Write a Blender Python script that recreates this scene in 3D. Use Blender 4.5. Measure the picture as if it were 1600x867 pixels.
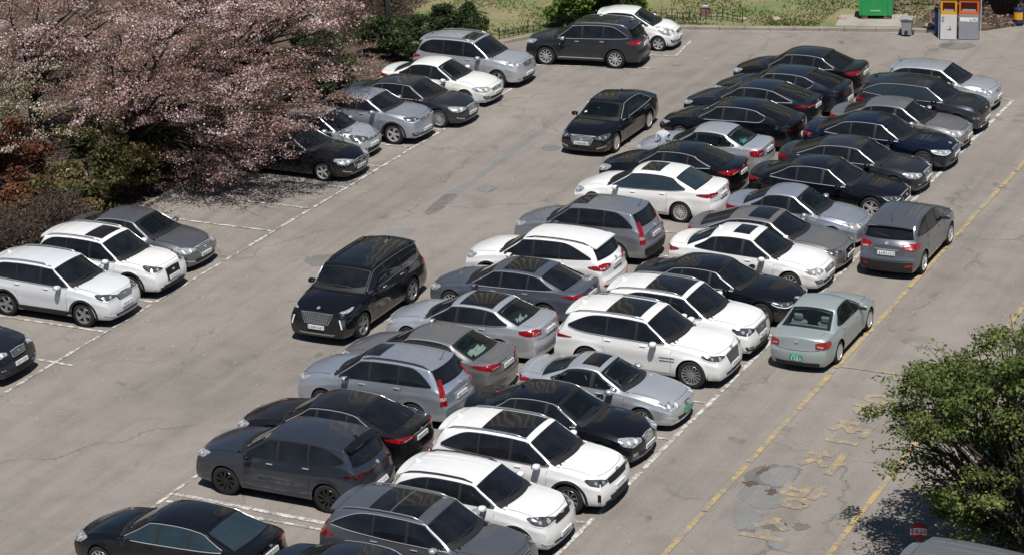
import bpy, math, random
import numpy as np
from mathutils import Vector, Matrix
from mathutils.bvhtree import BVHTree

scene = bpy.context.scene
for o in list(bpy.data.objects):
    bpy.data.objects.remove(o)
C = scene.collection
rng = np.random.default_rng(7)
random.seed(7)
R = math.radians

# ------------------------------------------------------------------ camera
cd = bpy.data.cameras.new('camera')
cam = bpy.data.objects.new('camera', cd)
C.objects.link(cam)
rt = Vector((0.89820452, 0.43770518, -0.04053169))
up = Vector((-0.11644718, 0.32583871, 0.93822662))
fw = Vector((-0.42387344, 0.83799959, -0.34363933))
M = Matrix((rt, up, -fw)).transposed().to_4x4()
M.translation = Vector((0, 0, 24.868))
cam.matrix_world = M
cd.sensor_width = 36.0
cd.lens = 3833.8 / 1600 * 36.0
cd.clip_start = 1.0
cd.clip_end = 2000
scene.camera = cam
scene.render.resolution_x = 1024
scene.render.resolution_y = 554

# ------------------------------------------------------------------ world, sun, exposure
SUN_TO = Vector((0.26, -0.40, 1.0)).normalized()
el = math.asin(SUN_TO.z)
az = math.atan2(SUN_TO.x, SUN_TO.y)
wd = bpy.data.worlds.new('World')
scene.world = wd
wd.use_nodes = True
nt = wd.node_tree
sky = nt.nodes.new('ShaderNodeTexSky')
sky.sky_type = 'NISHITA'
sky.sun_disc = False
sky.sun_elevation = el
sky.sun_rotation = az
sky.air_density = 1.0
sky.dust_density = 0.15
sky.ozone_density = 2.5
bg = nt.nodes['Background']
nt.links.new(sky.outputs[0], bg.inputs[0])
bg.inputs[1].default_value = 0.05
sl = bpy.data.lights.new('sun', 'SUN')
sl.energy = 5.0
sl.angle = R(0.5)
sl.color = (1.0, 0.965, 0.915)
sun = bpy.data.objects.new('sun', sl)
C.objects.link(sun)
sun.rotation_euler = SUN_TO.to_track_quat('Z', 'Y').to_euler()
scene.view_settings.view_transform = 'Standard'
scene.view_settings.look = 'None'
scene.view_settings.exposure = 0.0
scene.view_settings.gamma = 1.0
scene.view_settings.use_curve_mapping = False

# ------------------------------------------------------------------ helpers
def tag(o, label=None, cat=None, group=None, kind=None):
    if label: o['label'] = label
    if cat: o['category'] = cat
    if group: o['group'] = group
    if kind: o['kind'] = kind
    return o

def link(o, parent=None):
    C.objects.link(o)
    if parent is not None: o.parent = parent
    return o

def mesh(name, v, f, mat, parent=None, smooth=False, loc=None):
    me = bpy.data.meshes.new(name)
    me.from_pydata([tuple(p) for p in v], [], f)
    if smooth: me.shade_smooth()
    if mat: me.materials.append(mat)
    o = bpy.data.objects.new(name, me)
    if loc is not None: o.location = loc
    return link(o, parent)

def inst(name, me, parent=None, loc=(0, 0, 0), rot=(0, 0, 0), sc=(1, 1, 1)):
    o = bpy.data.objects.new(name, me)
    o.location = loc; o.rotation_euler = rot; o.scale = sc
    return link(o, parent)

def empty(name, loc=(0, 0, 0), rz=0.0):
    o = bpy.data.objects.new(name, None)
    o.empty_display_size = 0.2
    o.location = loc; o.rotation_euler = (0, 0, rz)
    return link(o)

class MB:
    """collects shapes into one mesh"""
    def __init__(s): s.v = []; s.f = []
    def add(s, v, f):
        n = len(s.v); s.v += [tuple(p) for p in v]; s.f += [tuple(i + n for i in q) for q in f]; return s
    def box(s, x0, x1, y0, y1, z0, z1, bev=0.0):
        if bev <= 0:
            v = [(x, y, z) for x in (x0, x1) for y in (y0, y1) for z in (z0, z1)]
            return s.add(v, [(0, 1, 3, 2), (4, 6, 7, 5), (0, 4, 5, 1), (2, 3, 7, 6), (0, 2, 6, 4), (1, 5, 7, 3)])
        c = ((x0 + x1) / 2, (y0 + y1) / 2, (z0 + z1) / 2); h = ((x1 - x0) / 2, (y1 - y0) / 2, (z1 - z0) / 2)
        b = min(bev, *[q * .9 for q in h]); v = []; idx = {}
        for sx in (-1, 1):
            for sy in (-1, 1):
                for sz in (-1, 1):
                    for ax in range(3):
                        p = [c[0] + sx * h[0], c[1] + sy * h[1], c[2] + sz * h[2]]
                        sg = (sx, sy, sz)
                        for k in range(3):
                            if k != ax: p[k] -= sg[k] * b
                        idx[(sx, sy, sz, ax)] = len(v); v.append(p)
        f = []
        for ax in range(3):
            o1, o2 = [k for k in range(3) if k != ax]
            for sg in (-1, 1):
                q = []
                for a, bb in ((-1, -1), (1, -1), (1, 1), (-1, 1)):
                    t = [0, 0, 0]; t[ax] = sg; t[o1] = a; t[o2] = bb
                    q.append(idx[(t[0], t[1], t[2], ax)])
                f.append(tuple(q))
        for ax in range(3):          # edges along ax
            o1, o2 = [k for k in range(3) if k != ax]
            for a in (-1, 1):
                for bb in (-1, 1):
                    q = []
                    for e, w in ((-1, o1), (1, o1), (1, o2), (-1, o2)):
                        t = [0, 0, 0]; t[ax] = e; t[o1] = a; t[o2] = bb
                        q.append(idx[(t[0], t[1], t[2], w)])
                    f.append(tuple(q))
        for sx in (-1, 1):
            for sy in (-1, 1):
                for sz in (-1, 1):
                    f.append(tuple(idx[(sx, sy, sz, a)] for a in range(3)))
        return s.add(v, f)
    def tube(s, pts, rad, n=6, cap=True):
        pts = [Vector(p) for p in pts]
        rr = rad if hasattr(rad, '__len__') else [rad] * len(pts)
        v = []; f = []
        ref = Vector((0, 0, 1))
        for i, p in enumerate(pts):
            d = (pts[min(i + 1, len(pts) - 1)] - pts[max(i - 1, 0)])
            d = d.normalized() if d.length > 1e-9 else Vector((0, 0, 1))
            a = d.cross(ref if abs(d.dot(ref)) < .95 else Vector((1, 0, 0))).normalized()
            b = d.cross(a)
            for k in range(n):
                t = 2 * math.pi * k / n
                v.append(p + (a * math.cos(t) + b * math.sin(t)) * rr[i])
        for i in range(len(pts) - 1):
            for k in range(n):
                f.append((i * n + k, i * n + (k + 1) % n, (i + 1) * n + (k + 1) % n, (i + 1) * n + k))
        if cap:
            f.append(tuple(range(n))[::-1]); f.append(tuple(range((len(pts) - 1) * n, len(pts) * n)))
        return s.add(v, f)
    def prism(s, poly, z0, z1):
        n = len(poly)
        v = [(x, y, z0) for x, y in poly] + [(x, y, z1) for x, y in poly]
        f = [tuple(range(n))[::-1], tuple(range(n, 2 * n))] + [(i, (i + 1) % n, n + (i + 1) % n, n + i) for i in range(n)]
        return s.add(v, f)
    def lathe(s, prof, n=24, axis='z', c=(0, 0, 0)):
        v = []; f = []; m = len(prof)
        for k in range(n):
            t = 2 * math.pi * k / n
            for r, h in prof:
                if axis == 'z': v.append((c[0] + r * math.cos(t), c[1] + r * math.sin(t), c[2] + h))
                else: v.append((c[0] + r * math.cos(t), c[1] + h, c[2] + r * math.sin(t)))
        for k in range(n):
            for i in range(m - 1):
                a = k * m + i; b = ((k + 1) % n) * m + i
                f.append((a, b, b + 1, a + 1))
        return s.add(v, f)
    def build(s, name, mat, parent=None, smooth=False, loc=None):
        return mesh(name, s.v, s.f, mat, parent, smooth, loc)

# ------------------------------------------------------------------ materials
def newmat(name):
    m = bpy.data.materials.new(name); m.use_nodes = True
    return m, m.node_tree, m.node_tree.nodes['Principled BSDF']

def node(nt, t, **kw):
    n = nt.nodes.new(t)
    for k, v in kw.items(): setattr(n, k, v)
    return n

def noise(nt, vec, scale, detail=4, rough=.55, dist=0.0):
    n = node(nt, 'ShaderNodeTexNoise'); n.inputs['Scale'].default_value = scale
    n.inputs['Detail'].default_value = detail; n.inputs['Roughness'].default_value = rough
    n.inputs['Distortion'].default_value = dist
    if vec is not None: nt.links.new(vec, n.inputs['Vector'])
    return n

def ramp(nt, fac, stops):
    r = node(nt, 'ShaderNodeValToRGB'); e = r.color_ramp.elements
    while len(e) < len(stops): e.new(.5)
    for q, (p, c) in zip(e, stops):
        q.position = p; q.color = (c, c, c, 1) if not hasattr(c, '__len__') else (*c, 1)
    nt.links.new(fac, r.inputs[0]); return r

def mix(nt, fac, a, b, blend='MIX'):
    m = node(nt, 'ShaderNodeMix', data_type='RGBA', blend_type=blend)
    for i, val in ((0, fac), (6, a), (7, b)):
        if hasattr(val, 'is_linked') or hasattr(val, 'links'): nt.links.new(val, m.inputs[i])
        elif i == 0: m.inputs[0].default_value = val
        else: m.inputs[i].default_value = (*val, 1)
    return m.outputs[2]

def maths(nt, op, a, b=0.0, clamp=False):
    m = node(nt, 'ShaderNodeMath', operation=op, use_clamp=clamp)
    for i, val in ((0, a), (1, b)):
        if hasattr(val, 'links'): nt.links.new(val, m.inputs[i])
        else: m.inputs[i].default_value = val
    return m.outputs[0]

MATS = {}
def plain(name, col, rough=.5, metal=0.0, spec=.5, var=0.12, scale=6.0, coat=0.0):
    """simple procedural material with a little mottling"""
    if name in MATS: return MATS[name]
    m, t, b = newmat(name)
    tc = node(t, 'ShaderNodeTexCoord')
    n = noise(t, tc.outputs['Object'], scale, 5)
    lo = tuple(c * (1 - var) for c in col); hi = tuple(min(1, c * (1 + var)) for c in col)
    r = ramp(t, n.outputs[0], [(.3, lo), (.7, hi)])
    t.links.new(r.outputs[0], b.inputs['Base Color'])
    b.inputs['Roughness'].default_value = rough; b.inputs['Metallic'].default_value = metal
    b.inputs['Specular IOR Level'].default_value = spec
    b.inputs['Coat Weight'].default_value = coat
    MATS[name] = m; return m

def paint(name, col, metal=0.0, rough=.35, dust=.25, speck=.5, coat=1.0):
    """car paint: base coat under clear lacquer, settled dust on upward faces, fallen petals"""
    if name in MATS: return MATS[name]
    m, t, b = newmat(name)
    geo = node(t, 'ShaderNodeNewGeometry'); tc = node(t, 'ShaderNodeTexCoord')
    oi = node(t, 'ShaderNodeObjectInfo')
    ad = node(t, 'ShaderNodeVectorMath', operation='ADD')
    cx = node(t, 'ShaderNodeCombineXYZ'); t.links.new(maths(t, 'MULTIPLY', oi.outputs['Random'], 37.0), cx.inputs[0])
    t.links.new(geo.outputs['Position'], ad.inputs[0]); t.links.new(cx.outputs[0], ad.inputs[1])
    vec = ad.outputs[0]
    sx = node(t, 'ShaderNodeSeparateXYZ'); t.links.new(geo.outputs['Normal'], sx.inputs[0])
    upf = maths(t, 'SUBTRACT', sx.outputs[2], .35, True)
    n1 = noise(t, vec, 1.6, 6, .65); n2 = noise(t, vec, 30, 3, .6)
    d = maths(t, 'MULTIPLY', maths(t, 'MULTIPLY', n1.outputs[0], upf), maths(t, 'ADD', n2.outputs[0], .25))
    d = maths(t, 'MULTIPLY', d, dust * 2.0, True)
    base = mix(t, d, col, (.30, .265, .21))
    sp = node(t, 'ShaderNodeSeparateXYZ'); t.links.new(geo.outputs['Position'], sp.inputs[0])
    low = ramp(t, sp.outputs[2], [(.22, 1.0), (.62, 0.0)]).outputs[0]      # road grime thrown up on the sills
    n3 = noise(t, vec, 5.0, 5, .7)
    grime = maths(t, 'MULTIPLY', low, ramp(t, n3.outputs[0], [(.35, 0.0), (.7, .42)]).outputs[0])
    base = mix(t, grime, base, (.16, .14, .12))
    vo = node(t, 'ShaderNodeTexVoronoi'); vo.inputs['Scale'].default_value = 9.0; t.links.new(vec, vo.inputs['Vector'])
    sc = node(t, 'ShaderNodeSeparateColor'); t.links.new(vo.outputs['Color'], sc.inputs[0])
    rad = maths(t, 'MULTIPLY', maths(t, 'SUBTRACT', sc.outputs[0], 1.0 - .35 * speck, True), .22)
    isp = maths(t, 'MULTIPLY', maths(t, 'LESS_THAN', vo.outputs['Distance'], rad), maths(t, 'GREATER_THAN', sx.outputs[2], .3))
    base = mix(t, isp, base, (.72, .62, .60))
    t.links.new(base, b.inputs['Base Color'])
    b.inputs['Metallic'].default_value = metal
    t.links.new(maths(t, 'ADD', maths(t, 'MULTIPLY', d, .5), rough, True), b.inputs['Roughness'])
    cw = maths(t, 'SUBTRACT', coat, maths(t, 'ADD', maths(t, 'MULTIPLY', d, 1.2), isp), True)
    t.links.new(cw, b.inputs['Coat Weight'])
    b.inputs['Coat Roughness'].default_value = .045
    b.inputs['Coat IOR'].default_value = 1.5
    b.inputs['Specular IOR Level'].default_value = .15
    MATS[name] = m; return m

def glassmat(name, col, clear=0.0, tintc=(.5, .6, .62)):
    if name in MATS: return MATS[name]
    m, t, b = newmat(name)
    geo = node(t, 'ShaderNodeNewGeometry')
    n1 = noise(t, geo.outputs['Position'], 2.2, 6, .65)
    r = ramp(t, n1.outputs[0], [(.35, col), (.8, tuple(c + .012 for c in col))])
    t.links.new(r.outputs[0], b.inputs['Base Color'])
    b.inputs['Roughness'].default_value = .035
    b.inputs['IOR'].default_value = 1.5
    if clear > 0:
        tr = node(t, 'ShaderNodeBsdfTransparent'); tr.inputs[0].default_value = (*tintc, 1)
        gl = node(t, 'ShaderNodeBsdfGlossy'); gl.inputs['Roughness'].default_value = .03
        fr = node(t, 'ShaderNodeFresnel'); fr.inputs[0].default_value = 1.45
        ms = node(t, 'ShaderNodeMixShader'); ms.inputs[0].default_value = clear
        t.links.new(b.outputs[0], ms.inputs[1]); t.links.new(tr.outputs[0], ms.inputs[2])
        m2 = node(t, 'ShaderNodeMixShader'); t.links.new(fr.outputs[0], m2.inputs[0])
        t.links.new(ms.outputs[0], m2.inputs[1]); t.links.new(gl.outputs[0], m2.inputs[2])
        t.links.new(m2.outputs[0], t.nodes['Material Output'].inputs[0])
    MATS[name] = m; return m

def lampmat(name, a, bcol, scale=18.0, rough=.12):
    """moulded lamp unit seen through its cover"""
    if name in MATS: return MATS[name]
    m, t, b = newmat(name)
    tc = node(t, 'ShaderNodeTexCoord')
    vo = node(t, 'ShaderNodeTexVoronoi'); vo.inputs['Scale'].default_value = scale
    t.links.new(tc.outputs['Object'], vo.inputs['Vector'])
    r = ramp(t, vo.outputs['Distance'], [(.15, a), (.55, bcol)])
    t.links.new(r.outputs[0], b.inputs['Base Color'])
    b.inputs['Roughness'].default_value = rough; b.inputs['Metallic'].default_value = .15
    b.inputs['Coat Weight'].default_value = 1.0; b.inputs['Coat Roughness'].default_value = .03
    MATS[name] = m; return m

PAINTS = dict(
    white=paint('white paint', (.80, .80, .79), 0, .3, .06, .25),
    pearl=paint('pearl white paint', (.74, .745, .74), .0, .3, .06, .3),
    offwhite=paint('cool white paint', (.66, .68, .70), .0, .3, .10, .3),
    cream=paint('cream white paint', (.75, .755, .715), .0, .3, .05, .2),
    silver=paint('silver paint', (.66, .69, .73), .66, .36, .06, .2),
    silverblue=paint('blue silver paint', (.47, .515, .585), .68, .35, .06, .25),
    midsilver=paint('grey silver paint', (.34, .36, .395), .68, .34, .06, .25),
    palegreen=paint('pale green paint', (.37, .425, .425), .38, .40, .05, .1, .8),
    grey=paint('mid grey paint', (.185, .195, .22), .68, .33, .06, .45),
    warmgrey=paint('warm grey paint', (.265, .26, .26), .62, .36, .09, .5),
    steel=paint('steel grey paint', (.115, .135, .17), .5, .36, .07, .45),
    darkgrey=paint('dark grey paint', (.034, .036, .044), .5, .34, .04, .4),
    matgrey=paint('satin grey paint', (.055, .063, .084), .6, .33, .02, .4),
    ink=paint('ink blue paint', (.016, .022, .036), .5, .32, .04, .45),
    navy=paint('navy paint', (.004, .008, .024), .35, .3, .02, .3),
    black=paint('black paint', (.0035, .004, .0065), .1, .3, .018, .45),
    dustyblack=paint('dusty black paint', (.005, .005, .0065), .1, .32, .06, .5),
)
GLASS = glassmat('tinted glass', (.006, .0075, .010))
GLASSB = glassmat('blue tinted glass', (.018, .032, .042))
GLASSC = glassmat('clear green glass', (.02, .03, .03), .80, (.62, .72, .70))
ROOFG = glassmat('roof glass', (.007, .007, .008))
RUBBER = plain('tyre rubber', (.022, .021, .020), .85, 0, .3, .25, 20)
BLACKP = plain('black plastic', (.018, .018, .019), .55, 0, .4, .2, 14)
GLOSSB = plain('gloss black trim', (.008, .008, .009), .12, 0, .5, .2, 14)
SEAM = plain('panel gap', (.006, .006, .006), .9, 0, .1)
CHROME = plain('chrome', (.66, .67, .68), .2, .65, .5, .05)
BRIGHTT = plain('bright trim', (.62, .63, .65), .25, .5, .5, .04)
LENS = plain('lamp lens', (.80, .81, .82), .08, .2, .5, .1, 30, 1.0)
LENSD = plain('dim lamp lens', (.40, .41, .43), .08, .3, .5, .15, 30, 1.0)
ALLOY = plain('alloy wheel', (.58, .58, .59), .3, .45, .5, .1, 10)
ALLOYD = plain('dark alloy wheel', (.035, .035, .037), .25, .6, .5, .2, 10)
ALLOYG = plain('grey alloy wheel', (.30, .30, .31), .28, .5, .5, .15, 10)
SATIN = plain('satin silver trim', (.42, .43, .44), .35, .8, .5, .1)
UNDER = plain('underbody', (.008, .008, .008), .9, 0, .1)
HEADL = lampmat('headlamp', (.14, .145, .15), (.36, .37, .38), 9.0)
HEADD = lampmat('dark headlamp', (.03, .031, .034), (.075, .078, .082), 7.0)
HEADA = lampmat('amber lamp', (.75, .28, .03), (.45, .12, .01))
DRL = plain('white lamp guide', (.85, .86, .88), .2, 0, .5, .03, 5, .5)
TAIL = lampmat('tail lamp', (.40, .008, .012), (.27, .005, .008), 9.0)
TAILD = lampmat('dark tail lamp', (.14, .006, .008), (.035, .003, .004), 16.0)
TAILC = lampmat('clear tail lamp', (.75, .70, .70), (.45, .30, .30), 22.0)
PLATEW = plain('plate white', (.74, .75, .75), .4, 0, .5, .04)
PLATEG = plain('plate green', (.035, .30, .17), .4, 0, .5, .05)
INK = plain('plate ink', (.03, .03, .035), .5)
INKW = plain('plate white ink', (.8, .82, .8), .5)
PBLUE = plain('plate blue band', (.03, .10, .35), .5)
SEATM = plain('seat fabric', (.18, .175, .17), .8, 0, .3, .15, 30)
SEATL = plain('light seat fabric', (.42, .40, .40), .8, 0, .3, .15, 30)
DASH = plain('dashboard', (.03, .03, .032), .6, 0, .3)
CLOTHW = plain('white cloth', (.62, .66, .62), .9, 0, .2, .1, 12)
CLOTHT = plain('turquoise cloth', (.18, .52, .50), .9, 0, .2, .15, 20)
CLOTHS = plain('salmon cloth', (.62, .27, .18), .9, 0, .2, .12, 12)
WHITEP = plain('sticker white', (.8, .8, .8), .5)

# ------------------------------------------------------------------ stroke lettering
def ringpts(cx, cy, rx, ry=None, n=14):
    ry = ry or rx
    return [(cx + rx * math.cos(2 * math.pi * k / n), cy + ry * math.sin(2 * math.pi * k / n)) for k in range(n + 1)]
def sq(x0, y0, x1, y1): return [(x0, y0), (x1, y0), (x1, y1), (x0, y1), (x0, y0)]
GLY = {
 '소': [[(.5, .97), (.45, .8), (.15, .55)], [(.47, .85), (.85, .55)], [(.5, .48), (.5, .18)], [(.03, .18), (.97, .18)]],
 '방': [[(.1, .97), (.1, .5), (.52, .5), (.52, .97)], [(.1, .74), (.52, .74)], [(.78, 1), (.78, .42)], [(.78, .72), (.99, .72)], ringpts(.5, .19, .26, .16)],
 '차': [[(.33, 1), (.33, .88)], [(.06, .82), (.6, .82)], [(.34, .82), (.28, .55), (.04, .25)], [(.33, .6), (.62, .27)], [(.8, 1), (.8, 0)], [(.8, .52), (1, .52)]],
 '전': [[(.06, .95), (.58, .95)], [(.33, .95), (.05, .5)], [(.3, .78), (.6, .5)], [(.86, 1), (.86, .34)], [(.6, .7), (.86, .7)], [(.2, .32), (.2, .05), (.92, .05)]],
 '용': [ringpts(.5, .82, .28, .16), [(.33, .6), (.33, .42)], [(.67, .6), (.67, .42)], [(.02, .42), (.98, .42)], ringpts(.5, .17, .28, .16)],
 '주': [[(.12, .95), (.88, .95)], [(.5, .95), (.12, .6)], [(.5, .85), (.88, .6)], [(.02, .42), (.98, .42)], [(.5, .42), (.5, 0)]],
 '금': [[(.15, .95), (.82, .95), (.78, .6)], [(.02, .5), (.98, .5)], sq(.2, .05, .8, .34)],
 '지': [[(.05, .9), (.6, .9)], [(.33, .9), (.03, .2)], [(.31, .62), (.62, .22)], [(.86, 1), (.86, 0)]],
 '루': [[(.15, .97), (.85, .97), (.85, .78), (.15, .78), (.15, .58), (.85, .58)], [(.02, .38), (.98, .38)], [(.5, .38), (.5, 0)]],
 '무': [sq(.18, .6, .82, .96), [(.02, .38), (.98, .38)], [(.5, .38), (.5, 0)]],
 '머': [sq(.06, .25, .48, .85), [(.86, 1), (.86, 0)], [(.58, .55), (.86, .55)]],
 '0': [ringpts(.5, .5, .4, .48)], '1': [[(.3, .82), (.55, 1), (.55, 0)]],
 '2': [[(.12, .75), (.3, .98), (.7, .98), (.86, .75), (.12, 0), (.9, 0)]],
 '3': [[(.12, .95), (.85, .95), (.45, .58), (.85, .4), (.7, .02), (.12, .05)]],
 '4': [[(.7, 0), (.7, 1), (.1, .3), (.95, .3)]],
 '6': [[(.75, .98), (.3, .7), (.14, .3)], ringpts(.5, .28, .36, .28)],
 '7': [[(.1, .97), (.9, .97), (.4, 0)]], '8': [ringpts(.5, .74, .3, .25), ringpts(.5, .25, .38, .26)],
 ' ': [], '-': [[(.1, .5), (.9, .5)]],
}
def strokes(mb, lines, fn, w):
    """ribbons of width w along 2D polylines, mapped to 3D by fn"""
    for ln in lines:
        n = len(ln); L = []; Rr = []
        for i in range(n):
            a = ln[max(i - 1, 0)]; b = ln[min(i + 1, n - 1)]
            if ln[0] == ln[-1] and n > 3:
                a = ln[(i - 1) % (n - 1)]; b = ln[(i + 1) % (n - 1)]
            dx, dy = b[0] - a[0], b[1] - a[1]; l = math.hypot(dx, dy) or 1
            nx, ny = -dy / l * w / 2, dx / l * w / 2
            L.append(fn(ln[i][0] + nx, ln[i][1] + ny)); Rr.append(fn(ln[i][0] - nx, ln[i][1] - ny))
        mb.add(L + Rr, [(i, i + 1, n + i + 1, n + i) for i in range(n - 1)])
def lettering(mb, text, fn, x0, x1, y0, y1, w, gap=.2):
    n = len(text); cw = (x1 - x0) / (n - gap * 1 + 0.0)
    for i, ch in enumerate(text):
        cx = x0 + i * cw
        ls = [[(cx + px * cw * (1 - gap), y0 + py * (y1 - y0)) for px, py in ln] for ln in GLY.get(ch, [])]
        strokes(mb, ls, fn, w)

# ------------------------------------------------------------------ ground
def asphalt(name, a, b, crack=.5, wear=1.0):
    m, t, bs = newmat(name)
    geo = node(t, 'ShaderNodeNewGeometry'); vec = geo.outputs['Position']
    big = noise(t, vec, .11, 6, .6); mid = noise(t, vec, .9, 6, .65, .4); fine = noise(t, vec, 26, 3, .7); grit = noise(t, vec, 90, 2, .6)
    col = ramp(t, big.outputs[0], [(.32, a), (.68, b)]).outputs[0]
    sh = ramp(t, mid.outputs[0], [(.25, .80), (.5, .98), (.8, 1.08)]).outputs[0]
    col = mix(t, 1.0, col, sh, 'MULTIPLY')
    col = mix(t, 1.0, col, ramp(t, fine.outputs[0], [(.28, .72), (.55, 1.0), (.8, 1.22)]).outputs[0], 'MULTIPLY')
    col = mix(t, 1.0, col, ramp(t, grit.outputs[0], [(.3, .80), (.7, 1.16)]).outputs[0], 'MULTIPLY')
    # tyre tracks and old drips along the driving direction
    mp = node(t, 'ShaderNodeMapping'); mp.inputs['Scale'].default_value = (1.3, .07, 1); t.links.new(vec, mp.inputs[0])
    trk = noise(t, mp.outputs[0], 1.0, 4, .6)
    col = mix(t, 1.0, col, ramp(t, trk.outputs[0], [(.30, .84), (.58, 1.04)]).outputs[0], 'MULTIPLY')
    st = noise(t, vec, 1.1, 3, .5, .8)
    col = mix(t, ramp(t, st.outputs[0], [(.655, 0.0), (.77, .5)]).outputs[0], col, (.085, .078, .07))
    # cracks
    wn = noise(t, vec, .8, 4, .6); ad = node(t, 'ShaderNodeVectorMath', operation='ADD'); t.links.new(vec, ad.inputs[0])
    scv = node(t, 'ShaderNodeVectorMath', operation='SCALE'); scv.inputs[3].default_value = 1.6; t.links.new(wn.outputs['Color'], scv.inputs[0]); t.links.new(scv.outputs[0], ad.inputs[1])
    vo = node(t, 'ShaderNodeTexVoronoi', feature='DISTANCE_TO_EDGE'); vo.inputs['Scale'].default_value = .16; t.links.new(ad.outputs[0], vo.inputs['Vector'])
    cm = noise(t, vec, .22, 3, .6)
    cf = maths(t, 'MULTIPLY', ramp(t, vo.outputs['Distance'], [(.0, crack), (.009, 0.0)]).outputs[0], ramp(t, cm.outputs[0], [(.43, 0.0), (.55, 1.0)]).outputs[0])
    col = mix(t, cf, col, (.05, .047, .043))
    # pale grit and petals trodden into the surface
    v2 = node(t, 'ShaderNodeTexVoronoi'); v2.inputs['Scale'].default_value = 5.0; t.links.new(vec, v2.inputs['Vector'])
    sc = node(t, 'ShaderNodeSeparateColor'); t.links.new(v2.outputs['Color'], sc.inputs[0])
    pt = maths(t, 'LESS_THAN', v2.outputs['Distance'], maths(t, 'MULTIPLY', maths(t, 'SUBTRACT', sc.outputs[1], .90, True), 1.0))
    col = mix(t, maths(t, 'MULTIPLY', pt, .6), col, (.5, .46, .42))
    t.links.new(col, bs.inputs['Base Color'])
    bs.inputs['Roughness'].default_value = .92; bs.inputs['Specular IOR Level'].default_value = .25
    bp = node(t, 'ShaderNodeBump'); bp.inputs['Strength'].default_value = .35; bp.inputs['Distance'].default_value = .02
    t.links.new(fine.outputs[0], bp.inputs['Height']); t.links.new(bp.outputs[0], bs.inputs['Normal'])
    return m
ASPH = asphalt('old asphalt', (.242, .218, .194), (.292, .262, .232), .42)
PATCHL = asphalt('pale concrete repair', (.205, .205, .20), (.245, .244, .238), .5)
PATCHD = asphalt('dark asphalt repair', (.145, .138, .13), (.21, .20, .186), .5)
STAIN = asphalt('rusty stain', (.10, .075, .065), (.15, .12, .105), .2)
def marking(name, colr, wear0, wear1):
    m = asphalt(name, (.242, .218, .194), (.292, .262, .232), .3); t = m.node_tree; bs = t.nodes['Principled BSDF']
    src = bs.inputs['Base Color'].links[0].from_socket
    geo = node(t, 'ShaderNodeNewGeometry')
    n1 = noise(t, geo.outputs['Position'], 3.5, 6, .72); n2 = noise(t, geo.outputs['Position'], 24, 3, .7)
    s = maths(t, 'ADD', maths(t, 'MULTIPLY', n1.outputs[0], .65), maths(t, 'MULTIPLY', n2.outputs[0], .35))
    f = ramp(t, s, [(wear0, .05), (wear1, .95)]).outputs[0]
    t.links.new(mix(t, f, src, colr), bs.inputs['Base Color'])
    return m
WHITEL = marking('worn white paint', (.60, .585, .55), .485, .55)
WHITEF = marking('fresh white paint', (.60, .59, .56), .455, .54)
YELLOW = marking('worn yellow paint', (.45, .33, .125), .465, .55)
YELLOWF = marking('faded yellow paint', (.42, .315, .15), .475, .60)

ground = mesh('ground', [(-260, -60, 0), (180, -60, 0), (180, 330, 0), (-260, 330, 0)], [(0, 1, 2, 3)], ASPH)
tag(ground, kind='structure')

def sheet(name, poly, z, mat, label=None, jag=0.0):
    p = []
    n = len(poly)
    for i in range(n):
        a = Vector(poly[i]); b = Vector(poly[(i + 1) % n])
        k = max(1, int((b - a).length / .12)) if jag else 1
        for q in range(k):
            w = a + (b - a) * (q / k)
            if jag: w += Vector((rng.normal(0, jag), rng.normal(0, jag)))
            p.append((w.x, w.y, z))
    o = mesh(name, p, [tuple(range(len(p)))], mat)
    ar = sum(p[i][0] * p[(i + 1) % len(p)][1] - p[(i + 1) % len(p)][0] * p[i][1] for i in range(len(p)))
    if ar < 0: o.data.flip_normals()
    o['kind'] = 'structure'
    return o
def smoothpoly(poly):
    for _ in range(2):
        o = []
        for i in range(len(poly)):
            a, b = poly[i], poly[(i + 1) % len(poly)]
            o += [(a[0] * .75 + b[0] * .25, a[1] * .75 + b[1] * .25), (a[0] * .25 + b[0] * .75, a[1] * .25 + b[1] * .75)]
        poly = o
    return poly
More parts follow.
